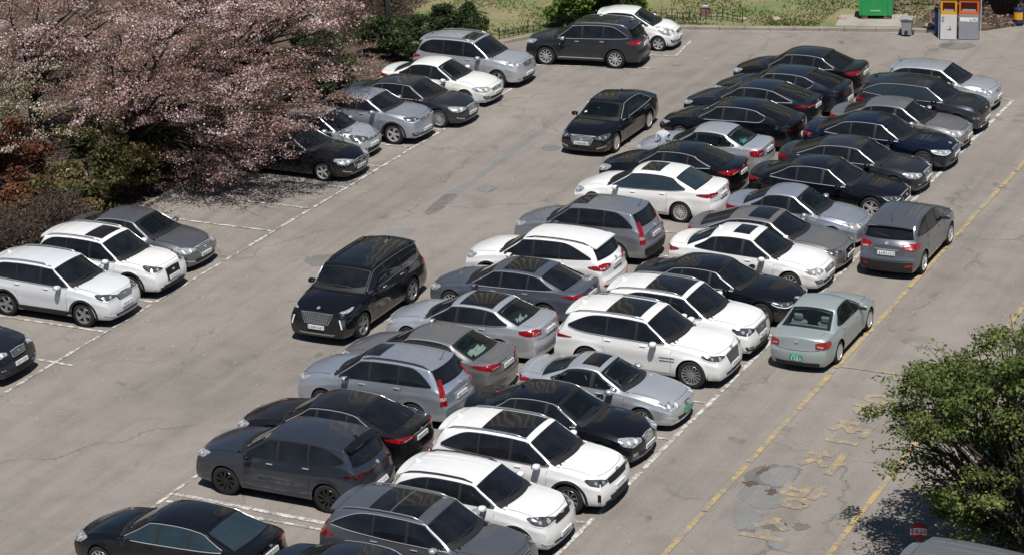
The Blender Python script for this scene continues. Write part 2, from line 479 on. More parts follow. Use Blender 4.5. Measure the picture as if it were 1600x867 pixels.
REP = {
 'dark_patch': [(-35.95, 65.06), (-36.07, 65.67), (-36.18, 66.57), (-36.16, 67.05), (-35.86, 67.18), (-35.7, 67.0), (-35.68, 66.47), (-35.68, 66.01), (-35.56, 65.39), (-35.64, 64.94), (-35.84, 64.93)],
 'trench': [(-36.24, 67.16), (-36.32, 67.54), (-36.13, 67.72), (-36.08, 68.15), (-36.1, 68.73), (-36.14, 69.36), (-36.19, 70.2), (-36.25, 71.28), (-36.32, 72.39), (-36.38, 73.29), (-36.35, 75.84), (-36.2, 75.74), (-36.1, 73.22), (-36.05, 72.33), (-35.95, 71.24), (-35.92, 70.22), (-35.9, 69.34), (-35.83, 68.47), (-35.83, 67.85), (-35.68, 67.28)],
 'round_patch': [(-35.44, 67.84), (-35.43, 68.12), (-35.26, 68.25), (-34.99, 68.16), (-34.84, 68.02), (-34.88, 67.76), (-34.98, 67.59), (-35.21, 67.65)],
 'oval_patch': [(-36.24, 62.67), (-36.21, 63.18), (-35.99, 63.51), (-35.64, 63.69), (-35.46, 63.5), (-35.4, 63.15), (-35.5, 62.68), (-35.81, 62.45), (-36.09, 62.48)],
 'left_patch': [(-37.45, 60.07), (-37.29, 60.28), (-37.02, 60.5), (-36.84, 60.67), (-36.58, 60.61), (-36.32, 60.4), (-36.23, 59.9), (-36.44, 59.6), (-36.7, 59.46), (-37.1, 59.66)],
 'lid1': [(-35.35, 72.66), (-35.38, 72.92), (-35.24, 73.09), (-35.0, 73.05), (-34.78, 72.84), (-34.78, 72.57), (-34.92, 72.41), (-35.16, 72.45)],
 'rp7': [(-19.01, 48.61), (-18.83, 48.74), (-18.33, 48.42), (-18.08, 48.07), (-18.03, 47.34), (-18.36, 47.21), (-18.71, 47.7)],
 'rp1': [(-19.41, 50.19), (-19.3, 50.71), (-19.04, 50.95), (-18.58, 51.08), (-18.25, 51.04), (-18.14, 50.67), (-18.12, 50.14), (-18.23, 49.81), (-18.6, 49.75), (-18.96, 49.82), (-19.21, 49.72)],
 'rp1in': [(-19.0, 50.07), (-19.03, 50.61), (-18.82, 50.9), (-18.32, 51.0), (-18.2, 50.59), (-18.2, 50.12), (-18.3, 49.86), (-18.61, 49.82)],
 'rp2': [(-19.22, 49.45), (-18.91, 49.68), (-18.52, 49.69), (-18.08, 49.62), (-17.86, 49.25), (-17.93, 48.83), (-18.27, 48.57), (-18.72, 48.59), (-19.07, 48.98)],
 'rp3': [(-18.11, 47.74), (-18.05, 47.98), (-17.79, 48.16), (-17.5, 48.04), (-17.47, 47.81), (-17.67, 47.54), (-17.95, 47.56)],
 'rp4': [(-17.4, 47.98), (-17.27, 48.23), (-17.04, 48.2), (-16.96, 48.03), (-17.12, 47.82), (-17.29, 47.84)],
 'rp5': [(-18.43, 47.33), (-18.26, 47.53), (-18.06, 47.5), (-18.12, 47.31), (-18.31, 47.23)],
 'rp6': [(-17.7, 47.1), (-17.54, 47.47), (-17.19, 47.42), (-17.08, 47.04), (-17.2, 46.69), (-17.51, 46.75)],
 'stain1': [(-19.14, 50.36), (-19.08, 50.75), (-18.95, 50.85), (-18.99, 50.49), (-19.06, 50.3)],
 'stain2': [(-18.63, 49.61), (-18.43, 49.75), (-18.25, 49.49), (-18.37, 49.28), (-18.54, 49.38)],
 'stain3': [(-19.28, 49.83), (-19.01, 49.96), (-18.84, 49.8), (-18.99, 49.6), (-19.19, 49.66)],
 'mh': [(-26.49, 89.68), (-26.23, 90.07), (-25.77, 90.26), (-25.27, 90.26), (-25.0, 89.95), (-25.27, 89.41), (-25.77, 89.21), (-26.31, 89.34)],
}
for k, (key, pl) in enumerate(REP.items()):
    dark = key in ('dark_patch', 'left_patch', 'rp3', 'rp4', 'mh', 'rp5', 'rp1')
    mt = STAIN if key.startswith('stain') else PATCHD if dark else PATCHL
    pp = smoothpoly(pl)
    if key in ('lid1', 'round_patch'):
        cx = sum(p[0] for p in pp) / len(pp); cy = sum(p[1] for p in pp) / len(pp)
        sheet('ground_patch', [(cx + (x - cx) * 1.12, cy + (y - cy) * 1.12) for x, y in pp], .003, PATCHD, jag=.012)
    zz = {'rp1in': .008, 'stain1': .012, 'stain2': .012, 'stain3': .012}.get(key, .004 + .0004 * k)
    sheet('ground_patch', pp, zz, mt, jag=.032)

def line(x0, y0, x1, y1, w, mat, z=.016, name='painted_line'):
    """painted line cut into ragged-edged pieces"""
    a = Vector((x0, y0)); b = Vector((x1, y1)); d = b - a; l = d.length; d = d / l; nn = Vector((-d.y, d.x))
    k = max(2, int(l / .12)); L_ = []; R_ = []
    for i in range(k + 1):
        p = a + d * (l * i / k)
        L_.append(p + nn * (w / 2 + rng.normal(0, .006))); R_.append(p - nn * (w / 2 + rng.normal(0, .006)))
    v = [(p.x, p.y, z) for p in L_ + R_]
    o = mesh(name, v, [(i, k + 1 + i, k + 2 + i, i + 1) for i in range(k)], mat)
    o['kind'] = 'structure'
    return o
def gap_line(x, y0, y1, w, mat, z=.016):
    """a line along Y with stretches rubbed away"""
    y = y0
    while y < y1:
        l = rng.uniform(1.2, 4.0); e = min(y1, y + l)
        line(x + rng.normal(0, .01), y, x + rng.normal(0, .01), e, w, mat, z); y = e + rng.uniform(.03, .25)
gap_line(-21.76, 41.0, 83.3, .125, WHITEF)
for y in (43.85, 46.4, 48.9, 51.45, 53.9, 56.55, 58.9, 61.6, 63.85, 65.9, 68.5, 71.2, 73.7, 76.05, 78.2, 80.6, 83.2):
    line(-26.7, y, -21.84, y, .10, WHITEL, .0178); line(-31.7, y, -26.9, y, .10, WHITEL, .0178)
gap_line(-31.82, 41.0, 45.0, .11, WHITEL); gap_line(-31.82, 45.2, 83.0, .10, WHITEL)
line(-31.74, 44.27, -29.55, 44.22, .14, WHITEF, .0165); line(-29.50, 44.22, -26.95, 44.17, .14, WHITEF, .0165)
gap_line(-39.62, 46.0, 79.0, .11, WHITEL)
for y in (47.75, 52.7, 55.2, 61.85, 64.2, 66.5, 68.9, 71.2, 73.4, 75.8, 78.5): line(-44.7, y, -39.70, y, .10, WHITEF if y in (61.85,) else WHITEL, .0178)
line(-40.2, 50.30, -39.0, 50.25, .11, WHITEF, .0178)
line(-40.6, 82.2, -35.6, 83.25, .10, WHITEL); line(-36.6, 84.95, -35.60, 85.1, .10, WHITEF); line(-35.55, 85.12, -35.85, 87.4, .10, WHITEF)
gap_line(-19.52, 43.0, 57.2, .15, YELLOW); gap_line(-19.52, 57.3, 88.0, .15, YELLOW)
gap_line(-16.13, 43.5, 66.0, .15, YELLOW)
line(-19.42, 57.45, -17.0, 57.45, .11, YELLOWF); line(-19.42, 45.35, -17.5, 45.3, .11, YELLOWF)
def densify(ln, d=.09):
    o = [ln[0]]
    for a, b in zip(ln[:-1], ln[1:]):
        n = max(1, int(math.hypot(b[0] - a[0], b[1] - a[1]) / d)); o += [(a[0] + (b[0] - a[0]) * (i + 1) / n, a[1] + (b[1] - a[1]) * (i + 1) / n) for i in range(n)]
    return o
for ch, (gx, gy) in zip('소방차전용', ((-17.80, 47.62), (-17.72, 49.55), (-17.86, 51.55), (-17.85, 53.42), (-17.82, 55.28))):
    mb = MB(); W_, H_ = 1.12, 1.32
    for q, ln in enumerate(GLY[ch]):
        strokes(mb, [densify([(px * W_, py * H_) for px, py in ln])], lambda x, y: (gx - W_ / 2 + x, gy - H_ / 2 + y, .0130 + .0005 * q), .21)
    mb.v = [(x + rng.normal(0, .011), y + rng.normal(0, .011), z) for x, y, z in mb.v]
    mb.f = [f_[::-1] if (Vector(mb.v[f_[1]]) - Vector(mb.v[f_[0]])).cross(Vector(mb.v[f_[2]]) - Vector(mb.v[f_[0]])).z < 0 else f_ for f_ in mb.f]
    o = mb.build('painted_letter', YELLOWF); o['kind'] = 'structure'

# planting bed and lawn
def soil(name, cols, sc=1.0, dirt=True):
    m, t, bs = newmat(name)
    geo = node(t, 'ShaderNodeNewGeometry'); vec = geo.outputs['Position']
    n1 = noise(t, vec, .35 * sc, 6, .65); n2 = noise(t, vec, 7 * sc, 5, .7); n3 = noise(t, vec, 34 * sc, 3, .7)
    s = maths(t, 'ADD', maths(t, 'MULTIPLY', n1.outputs[0], .6), maths(t, 'MULTIPLY', n2.outputs[0], .4))
    k = len(cols); col = ramp(t, s, [(.34 + .32 * i / (k - 1), c) for i, c in enumerate(cols)]).outputs[0]
    col = mix(t, 1.0, col, ramp(t, n3.outputs[0], [(.25, .55), (.55, 1.0), (.8, 1.5)]).outputs[0], 'MULTIPLY')
    t.links.new(col, bs.inputs['Base Color']); bs.inputs['Roughness'].default_value = .95; bs.inputs['Specular IOR Level'].default_value = .15
    bp = node(t, 'ShaderNodeBump'); bp.inputs['Strength'].default_value = .8; bp.inputs['Distance'].default_value = .06
    t.links.new(n2.outputs[0], bp.inputs['Height']); t.links.new(bp.outputs[0], bs.inputs['Normal'])
    return m
LAWN = soil('spring lawn', [(.105, .165, .05), (.165, .20, .08), (.28, .235, .135), (.34, .27, .175)])
BED = soil('leaf litter', [(.07, .05, .038), (.12, .09, .068), (.17, .13, .10)], 1.3)
CONC = asphalt('concrete', (.36, .335, .295), (.42, .39, .345), .15)
KERBM = asphalt('kerb concrete', (.29, .26, .225), (.36, .325, .285), .2)
def slab(name, poly, z0, z1, mat):
    mb = MB(); mb.prism(poly, z0, z1); o = mb.build(name, mat); o['kind'] = 'structure'; return o
bedp = [(-44.9, 20), (-44.9, 81.0), (-49.5, 84.0), (-53.0, 130), (-120, 130), (-120, 20)]
slab('planting_bed', bedp, -.2, .11, BED)
lawnp = [(-44.9, 81.02), (-44.2, 82.8), (-42.1, 86.1), (-37.35, 89.05), (-30.6, 90.84), (-28.2, 91.5), (-28.2, 130), (-53.02, 130), (-49.52, 84.02)]
slab('lawn', lawnp, -.2, .12, LAWN)
slab('leafy_bank', [(-28.19, 91.5), (-27.0, 91.6), (-25.3, 92.35), (-24.0, 93.9), (-21, 98), (-8, 104), (-8, 130), (-28.19, 130)], -.2, .10, BED)
slab('concrete_pad', [(-31.05, 90.86), (-28.3, 91.5), (-28.85, 93.4), (-31.4, 92.6)], -.15, .145, CONC)
kp = [(-44.95, 79.5), (-44.2, 82.75), (-42.1, 86.0), (-37.35, 88.93), (-30.6, 90.68), (-28.2, 91.32), (-27.0, 91.42)]
ker = empty('kerb', (-37, 88, 0)); tag(ker, kind='structure')
for a, b in zip(kp[:-1], kp[1:]):
    a, b = Vector(a), Vector(b); n = max(1, round((b - a).length)); d = (b - a) / n; ang = math.atan2(d.y, d.x)
    for i in range(n):
        c_ = a + d * (i + .5); mb = MB(); l = d.length / 2 - .006
        mb.box(-l, l, -.08, .09, -.05, .135 + rng.normal(0, .004), .012)
        o = mb.build('kerb_stone', KERBM, ker); o.location = Vector((c_.x, c_.y, 0)) - ker.location; o.rotation_euler = (0, 0, ang + rng.normal(0, .004))
for y in np.arange(46.5, 79.4, 1.0):
    mb = MB(); mb.box(-.09, .08, -.494, .494, -.05, .13 + rng.normal(0, .004), .012); o = mb.build('kerb_stone', KERBM, ker); o.location = Vector((-44.88, y, 0)) - ker.location


# ------------------------------------------------------------------ wheels (shared meshes, unit radius)
def make_tyre():
    mb = MB()
    pr = [(.66, -.33), (.70, -.34), (.90, -.345), (.97, -.30), (1.0, -.22), (1.0, .22), (.97, .30), (.90, .345), (.70, .34), (.66, .33), (.64, .16), (.0, .14)]
    mb.lathe(pr, 28, 'y')
    return mb.build('tyre', RUBBER, smooth=True)
def make_rim(kind):
    mb = MB()
    mb.lathe([(.62, .20), (.655, .335), (.69, .345), (.70, .33)], 28, 'y')
    n, w0, w1, tw = {'five': (5, .10, .13, 0), 'ten': (10, .05, .055, 0), 'multi': (15, .04, .045, .25), 'six': (6, .09, .15, 0),
                     'vee': (10, .055, .045, .16), 'swirl': (9, .05, .10, .5), 'cover': (8, .12, .19, 0)}[kind]
    for k in range(n):
        t0 = 2 * math.pi * k / n
        t1 = t0 + (tw if (kind != 'vee' or k % 2) else -tw)
        def pt(t, r, o, h):
            return (math.cos(t) * r - math.sin(t) * o, h, math.sin(t) * r + math.cos(t) * o)
        v = [pt(t0, .12, -w0, .27), pt(t0, .12, w0, .27), pt(t1, .66, w1, .315), pt(t1, .66, -w1, .315),
             pt(t0, .12, -w0, .17), pt(t0, .12, w0, .17), pt(t1, .66, w1, .2), pt(t1, .66, -w1, .2)]
        mb.add(v, [(0, 1, 2, 3), (0, 3, 7, 4), (1, 5, 6, 2)])
    mb.lathe([(.0, .295), (.11, .29), (.16, .265), (.17, .2)], 14, 'y')
    return mb.build('rim_' + kind, ALLOY)
_t = make_tyre(); TYRE = _t.data; bpy.data.objects.remove(_t)
RIMS = {}
def rim_mesh(kind, mat):
    k = (kind, mat.name)
    if k not in RIMS:
        o = make_rim(kind); o.data.materials.clear(); o.data.materials.append(mat)
        RIMS[k] = o.data; bpy.data.objects.remove(o)
    return RIMS[k]

def make_mirror():
    v = []; f = []; nu, nv = 12, 7
    for j in range(nv + 1):
        ph = -math.pi / 2 + math.pi * j / nv
        for i in range(nu):
            t = 2 * math.pi * i / nu
            se = lambda q, e: math.copysign(abs(q) ** e, q)
            x = se(math.cos(ph), .6) * se(math.cos(t), .7); y = se(math.cos(ph), .6) * se(math.sin(t), .7); z = se(math.sin(ph), .7)
            x = x if x > 0 else x * .55
            v.append((x * .11, y * .115, z * .075 * (1 - .25 * (y < 0))))
    for j in range(nv):
        for i in range(nu):
            f.append((j * nu + i, j * nu + (i + 1) % nu, (j + 1) * nu + (i + 1) % nu, (j + 1) * nu + i))
    return v, f
MIRV, MIRF = make_mirror()
MIRR = {}

def lin(a, b, n): return [a + (b - a) * i / (n - 1) for i in range(n)]
def resample(pts, n):
    p = np.array(pts, float)
    if len(p) == 1: return np.repeat(p, n, 0)
    d = np.r_[0, np.cumsum(np.linalg.norm(np.diff(p, axis=0), axis=1))]
    if d[-1] < 1e-9: return np.repeat(p[:1], n, 0)
    t = np.linspace(0, d[-1], n)
    return np.stack([np.interp(t, d, p[:, k]) for k in range(3)], 1)
def sm(x, a, b):
    t = np.clip((x - a) / (b - a), 0, 1); return t * t * (3 - 2 * t)
def polyfn(pts, L, sig):
    xs = np.arange(-.6, L + .6, .01)
    z = np.interp(xs, [p[0] for p in pts], [p[1] for p in pts])
    k = np.exp(-.5 * (np.arange(-40, 41) * .01 / sig) ** 2); k /= k.sum()
    zz = np.convolve(np.pad(z, 40, mode='edge'), k, 'valid')
    return lambda s: np.interp(s, xs, zz)

class Car:
    def __init__(c, spec):
        P = c.P = dict(spec)
        c.typ = P['t']; suv = c.typ in ('suv', 'hatch', 'van')
        L, W, H = c.L, c.W, c.H = P['L'], P['W'], P['H']
        c.R = P.get('R', .345 if c.typ == 'suv' else .325)
        fo = c.fo = P.get('fo', .90); c.wb = P['wb']
        c.zs = P.get('zs', .26 if c.typ == 'suv' else .20)
        hz = c.hz = P.get('hz', {'suv': .965, 'hatch': .82, 'van': 1.0}.get(c.typ, .75))
        cz = c.cz = P.get('cz', {'suv': 1.13, 'hatch': 1.00, 'van': 1.2}.get(c.typ, .97))
        cs = c.cs = P.get('cs', fo + (.28 if suv else .40))
        hs = c.hs = cs + P.get('wsl', .74 if suv else .80)
        if suv:
            rs = c.rs = P.get('rs', L - .50); ds = c.ds = P.get('ds', L - .16); dz = c.dz = P.get('dz', cz + .02)
        else:
            rs = c.rs = P.get('rs', L - 1.42); ds = c.ds = P.get('ds', L - .60); dz = c.dz = P.get('dz', cz + .11)
        u = np.linspace(0, 1, 7)
        hood = [(.06 + (cs - .06) * t, hz + (cz - hz) * (1 - (1 - t) ** 1.9)) for t in u]
        m = (hs + rs) / 2
        rd = P.get('rd', .09 if suv else .06)
        roof = [(hs, H - .055), (hs + (m - hs) * .45, H - .012), (m, H), (m + (rs - m) * .5, H - rd * .25), (rs, H - rd)]
        if suv:
            tail = [(ds, dz), (L, dz - .10)]
            if c.typ == 'van': tail = [(L - .06, dz), (L, dz - .1)]
        else:
            tail = [(ds, dz), (L - .3, dz + P.get('lip', .0)), (L - .05, dz - .01 + P.get('lip', 0.0)), (L, dz - .05)]
        c.ftop = polyfn([(0, hz - .04)] + hood + roof + tail, L, .04)
        if suv:
            belt = [(0, hz - .17), (.3, hz - .08), (.8, hz + .02), (cs, cz - .07), (cs + .4, cz - .05), (L * .6, cz - .02), (L - .5, cz + P.get('kick', .02)), (L, dz - .16)]
        else:
            belt = [(0, hz - .12), (.3, hz - .05), (.8, hz + .05), (cs, cz - .07), (cs + .4, cz - .05), (L * .6, cz - .01), (ds - .2, dz - .06), (L - .2, dz - .08), (L, dz - .13)]
        c.fbelt = polyfn(belt, L, .12)
        c.fhw = polyfn([(0, .85), (.15, .91), (.45, .965), (.9, .99), (1.4, 1), (L - 1.3, 1), (L - .6, .98), (L - .2, .945), (L, .89)], L, .08)
        c.roofe = W / 2 * P.get('rw', .745 if suv else .675)
        c.bf, c.br = P.get('bf', .16 if suv else .21), P.get('br', .16 if suv else .20)
        c.xw = (fo, fo + c.wb); c.Ra = c.R + P.get('gap', .055)
        c.paint = PAINTS[P['col']]
        c.glass = {'b': GLASSB, 'c': GLASSC}.get(P.get('gl'), GLASS)
        c.root = empty(P['name'], (P['x'], P['y'], 0), R(P['h']))
        tag(c.root, P['label'], P.get('cat', 'car'), P['group'])
        c.cage()

    # surface functions --------------------------------------------------
    def bow(c, s, y, z):
        f = np.clip(1 - s / .9, 0, 1) ** 2; r = np.clip(1 - (c.L - s) / .8, 0, 1) ** 2
        a = np.abs(y) / (c.W / 2)
        hz = c.hz
        lf = np.interp(z, [.15, .32, .5, .62, hz, hz + .2], [.08, .015, 0, .015, .10, .16])
        if c.typ in ('suv', 'hatch', 'van'): lr = np.interp(z, [.15, .30, .45, .62, .70, 1.1], [.10, .02, 0, .005, .06, .09])
        else: lr = np.interp(z, [.15, .30, .45, .58, .66, 1.1], [.10, .02, 0, .0, .035, .06])
        return s + f * (c.bf * a ** 2.5 + lf) - r * (c.br * a ** 2.6 + lr)
    def edge(c, s):
        s = np.asarray(s, float)
        zc = c.ftop(s); sl = np.abs(c.ftop(s + .03) - c.ftop(s - .03)) / .06
        crown = .045 + .06 * sm(sl, .2, .45) * (1 - sm(zc, c.H - .10, c.H))
        zB = c.fbelt(s); ze = zc - crown
        zB = np.minimum(zB, ze - .012)
        t = np.clip((ze - zB) / (c.H - .06 - c.cz), 0, 1)
        yB = c.yprof(zB, zB, s) * c.fhw(s) * c.W / 2
        ye = yB * .88 * (1 - t) + c.roofe * t
        return zc, ze, zB, yB, ye, t
    def yprof(c, z, zB, s):
        q = np.clip((z - c.zs) / (zB - c.zs), 0, 1)
        return np.interp(q, [0, .10, .30, .58, .75, .833, 1.0], [.925, .962, .988, .994, 1.004, .980, .953])
    def cage(c):
        L, W = c.L, c.W
        st = [0, .02, .06, L - .06, L - .02, L, c.cs, c.hs, c.rs]
        for w in c.xw:
            st += [w + c.Ra * math.cos(R(a)) for a in range(0, 181, 18)] + [w - c.Ra - .015, w + c.Ra + .015, w - c.Ra - .05, w + c.Ra + .05]
        st = sorted(q for q in st if 0 <= q <= L); o = [st[0]]
        for q in st[1:]:
            g = q - o[-1]
            if g < .012: continue
            n = int(math.ceil(g / .10))
            o += [o[-1] + g * (i + 1) / n for i in range(n)]
        o[-1] = L
        S = np.array(o); n = len(S)
        nz = 12; UU = [.06, .35, .65, .93, 1.0]; VVs = [.05, .19, .36, .52, .68, .84, 1.0]; ns, ntp = len(UU), len(VVs)
        zc, ze, zB, yB, ye, t = c.edge(S)
        zb = np.full(n, c.zs)
        for w in c.xw:
            d = np.abs(S - w); ins = d < c.Ra + 1e-4
            zb[ins] = np.maximum(c.zs, c.R + np.sqrt(np.maximum(0, c.Ra ** 2 - d[ins] ** 2)))
        zb = np.minimum(zb, zB - .03)
        rowsY = []; rowsZ = []
        for k in range(nz + 1):
            z = zb + (zB - zb) * k / nz
            y = c.yprof(z, zB, S) * c.fhw(S) * W / 2
            for w in c.xw:
                d = np.sqrt((S - w) ** 2 + (z - c.R) ** 2)
                y = y + .016 * np.exp(-((d - c.Ra) / .07) ** 2)
            # door scallop and shoulder crease
            q = (z - c.zs) / (zB - c.zs)
            y = y - .018 * np.exp(-((q - .36) / .13) ** 2) * sm(S, c.fo + .5, c.fo + .9) * (1 - sm(S, c.fo + c.wb - .8, c.fo + c.wb - .4))
            rowsY.append(y); rowsZ.append(z)
        for k in range(1, ns + 1):
            u = UU[k - 1]
            rowsY.append(rowsY[nz] + (ye - rowsY[nz]) * u + .022 * math.sin(math.pi * u) * t)
            rowsZ.append(zB + (ze - zB) * u)
        for k in range(1, ntp + 1):
            v = VVs[k - 1]
            dome = (.016 if k >= 3 else 0.0) * sm(S, .25, .8) * (1 - sm(S, c.cs - .12, c.cs - .02))
            rowsY.append(ye * (1 - v)); rowsZ.append(ze + (zc - ze) * (1 - (1 - v) ** 2.2) + dome)
        Mh = len(rowsY); Y = np.array(rowsY).T; Z = np.array(rowsZ).T     # n x Mh
        YY = np.concatenate([Y, -Y[:, :-1][:, ::-1]], 1); ZZ = np.concatenate([Z, Z[:, :-1][:, ::-1]], 1)
        F = YY.shape[1]
        SS = np.repeat(S[:, None], F, 1)
        V = [np.stack([SS.ravel(), YY.ravel(), ZZ.ravel()], 1)]
        fc = []
        for i in range(n - 1):
            for j in range(F - 1):
                a = i * F + j; fc.append((a, a + 1, a + F + 1, a + F))
        base = n * F
        for i, end in ((0, 0), (n - 1, 1)):
            idx = {}
            top = list(range(nz, F - nz)); nc = len(top)
            ytop = YY[i, nz:F - nz]; ztop = ZZ[i, nz:F - nz]
            new = []
            for k in range(nz + 1):
                for jj in range(nc):
                    if k == nz: idx[(k, jj)] = i * F + top[jj]
                    elif jj == 0: idx[(k, jj)] = i * F + k
                    elif jj == nc - 1: idx[(k, jj)] = i * F + (F - 1 - k)
                    else:
                        idx[(k, jj)] = base + len(new)
                        new.append((S[i], ytop[jj] / ytop[0] * YY[i, k], zb[i] + (ztop[jj] - zb[i]) * k / nz))
            V.append(np.array(new)); base += len(new)
            for k in range(nz):
                for jj in range(nc - 1):
                    q = (idx[(k, jj)], idx[(k, jj + 1)], idx[(k + 1, jj + 1)], idx[(k + 1, jj)])
                    fc.append(q if end == 0 else q[::-1])
        V = np.concatenate(V)
        sd = c.bow(V[:, 0], V[:, 1], V[:, 2])
        V[:, 0] = L / 2 - sd
        me = bpy.data.meshes.new('body'); me.from_pydata(V.tolist(), [], [q[::-1] for q in fc])
        me.materials.append(c.paint)
        c.body = bpy.data.objects.new('body', me); link(c.body, c.root)
        ms = c.body.modifiers.new('s', 'SUBSURF'); ms.levels = 1; ms.render_levels = 1

    def finish_body(c, dg):
        ev = c.body.evaluated_get(dg)
        me = bpy.data.meshes.new_from_object(ev)
        c.body.modifiers.clear(); old = c.body.data; c.body.data = me; bpy.data.meshes.remove(old)
        me.shade_smooth()
        n = len(me.vertices); co = np.empty(n * 3, np.float32); me.vertices.foreach_get('co', co)
        V = co.reshape(-1, 3)
        q = np.empty(len(me.polygons) * 4, np.int32); me.polygons.foreach_get('vertices', q)
        F = q.reshape(-1, 4)
        nrm = me.polygons[len(me.polygons) // 3].normal
        c.bvh = BVHTree.FromPolygons([Vector(p) for p in V.tolist()], F.tolist())
        c.V, c.F = V, F

    # projection ----------------------------------------------------------
    def hit(c, p, d):
        p = Vector(p); d = Vector(d)
        h = c.bvh.ray_cast(p - d * 4.0, d)
        if h[0] is None:
            h = c.bvh.find_nearest(p)
        n = h[1]
        if n.dot(d) > 0: n = -n
        return h[0], n
    def patch(c, name, top, bot, d, mat, off=.006, nu=10, nv=4, parent=None, skirt=.014):
        T = resample(top, nu + 1); B = resample(bot, nu + 1)
        d = Vector(d).normalized()
        v = []; nn = []
        for j in range(nv + 1):
            g = B + (T - B) * (j / nv)
            for i in range(nu + 1):
                h, n = c.hit(g[i], d)
                v.append(h + n * off); nn.append(n)
        w = nu + 1
        f = [(j * w + i, j * w + i + 1, (j + 1) * w + i + 1, (j + 1) * w + i) for j in range(nv) for i in range(nu)]
        q = f[len(f) // 2]
        fn = (v[q[1]] - v[q[0]]).cross(v[q[3]] - v[q[0]])
        ring = [i for i in range(w)] + [j * w + nu for j in range(1, nv + 1)] + [nv * w + i for i in range(nu - 1, -1, -1)] + [j * w for j in range(nv - 1, 0, -1)]
        m = len(ring); b0 = len(v) + m; r0 = len(v)
        for i in ring: v.append(v[i].copy())
        for i in ring: v.append(v[i] - nn[i] * skirt)
        sk = [(r0 + i, b0 + i, b0 + (i + 1) % m, r0 + (i + 1) % m) for i in range(m)]
        f = f + sk
        if fn.dot(d) > 0: f = [tuple(reversed(x)) for x in f]
        me = bpy.data.meshes.new(name); me.from_pydata([tuple(p) for p in v], [], f)
        fl = [True] * (nu * nv) + [False] * m
        me.polygons.foreach_set('use_smooth', fl)
        me.materials.append(mat)
        o = bpy.data.objects.new(name, me)
        return link(o, parent or c.root)
    def X(c, s): return c.L / 2 - s
    def side(c, name, sg, top, bot, mat, **k):
        f = lambda a: [(c.X(s), sg * 1.6, z) for s, z in a]
        return c.patch(name, f(top), f(bot), (0, -sg, 0), mat, **k)
    def front(c, name, top, bot, mat, **k):
        f = lambda a: [(c.L / 2 + .5, y, z) for y, z in a]
        return c.patch(name, f(top), f(bot), (-1, 0, 0), mat, **k)
    def rear(c, name, top, bot, mat, **k):
        f = lambda a: [(-c.L / 2 - .5, y, z) for y, z in a]
        return c.patch(name, f(top), f(bot), (1, 0, 0), mat, **k)
    def topp(c, name, a, b, mat, **k):
        f = lambda a: [(c.X(s), y, 2.6) for s, y in a]
        return c.patch(name, f(a), f(b), (0, 0, -1), mat, **k)
    def diag(c, name, end, sg, top, bot, mat, th=42, **k):
        """end=+1 front corner, -1 rear corner; points (a, z): a<0 towards the middle, a>0 round the corner"""
        ct, st = math.cos(R(th)), math.sin(R(th))
        ox = end * (c.L / 2 - .22); oy = sg * c.W / 2 * .80
        f = lambda pts: [(ox - end * st * a, oy + sg * ct * a, z) for a, z in pts]
        return c.patch(name, f(top), f(bot), (-end * ct, -sg * st, 0), mat, **k)

    # parts ----------------------------------------------------------------
    def detail(c):
        P = c.P; L, W, H = c.L, c.W, c.H; suv = c.typ in ('suv', 'hatch', 'van')
        hw = W / 2
        # wheels, liners, underbody
        rk, rm = P.get('rim', 'ten'), {'a': ALLOY, 'd': ALLOYD, 'g': ALLOYG}[P.get('rimc', 'a')]
        RM = rim_mesh(rk, rm)
        for i, w in enumerate(c.xw):
            for sg in (1, -1):
                yy = sg * (hw - .115 - .012)
                st = P.get('steer', 0) if i == 0 else 0
                o = inst('wheel', TYRE, c.root, (c.X(w), yy, c.R), (random.uniform(0, 6.28) * 0, 0, R(st) + (0 if sg > 0 else math.pi)), (c.R, .33, c.R))
                inst('rim', RM, o, rot=(0, random.uniform(0, 6.28), 0))
            for sg in (1, -1):
                mb = MB(); n = 13; v = []
                for k in range(n):
                    a = math.pi * (-.12 + 1.24 * k / (n - 1))
                    for y in (hw * .96, hw - .42):
                        v.append((c.X(w) + (c.Ra + .012) * math.cos(a), sg * y * (1 if y < hw * .9 else .985), c.R + (c.Ra + .012) * math.sin(a)))
                f = [(2 * k, 2 * k + 1, 2 * k + 3, 2 * k + 2) for k in range(n - 1)]
                f.append(tuple(2 * k + 1 for k in range(n)))
                mb.add(v, f)
                mb.build('wheel_arch_liner', UNDER, c.root)
        mb = MB(); mb.box(-L / 2 + .18, L / 2 - .22, -hw * .60, hw * .60, .17, .55)
        mb.box(c.X(c.xw[1] - c.Ra - .03), c.X(c.xw[0] + c.Ra + .03), -hw * .9, hw * .9, c.zs - .02, c.zs + .12)
        mb.box(c.X(.62 if c.fo - c.Ra > .7 else c.fo - c.Ra - .05), L / 2 - .20, -hw * .74, hw * .74, c.zs - .01, c.zs + .12)
        mb.box(-L / 2 + .18, c.X(c.xw[1] + c.Ra + .03), -hw * .78, hw * .78, c.zs - .01, c.zs + .12)
        mb.build('underbody', UNDER, c.root)
        E = lambda s: [float(q) for q in c.edge(s)]
        # ---- glazing
        cs, hs, rs, ds = c.cs, c.hs, c.rs, c.ds
        ys = np.linspace(-1, 1, 13)
        def crossline(s_c, sweep, fr):
            out = []
            for y in ys:
                s = s_c + sweep * abs(y) ** 2
                out.append((s, y * E(s)[4] * fr))
            return out
        wbase = crossline(cs + .03, .20, 1.0); wtop = crossline(hs - .02, .035, .975)
        c.topp('windscreen_seal', wtop, wbase, BLACKP, off=.004, nu=14, nv=9)
        clearf = P.get('clear', '')
        ws = c.topp('windscreen', crossline(hs - .045, .035, .945), crossline(cs + .075, .20, .965), GLASSC if 'f' in clearf else (P.get('wsg') and GLASSB or GLASS), off=.008, nu=14, nv=9)
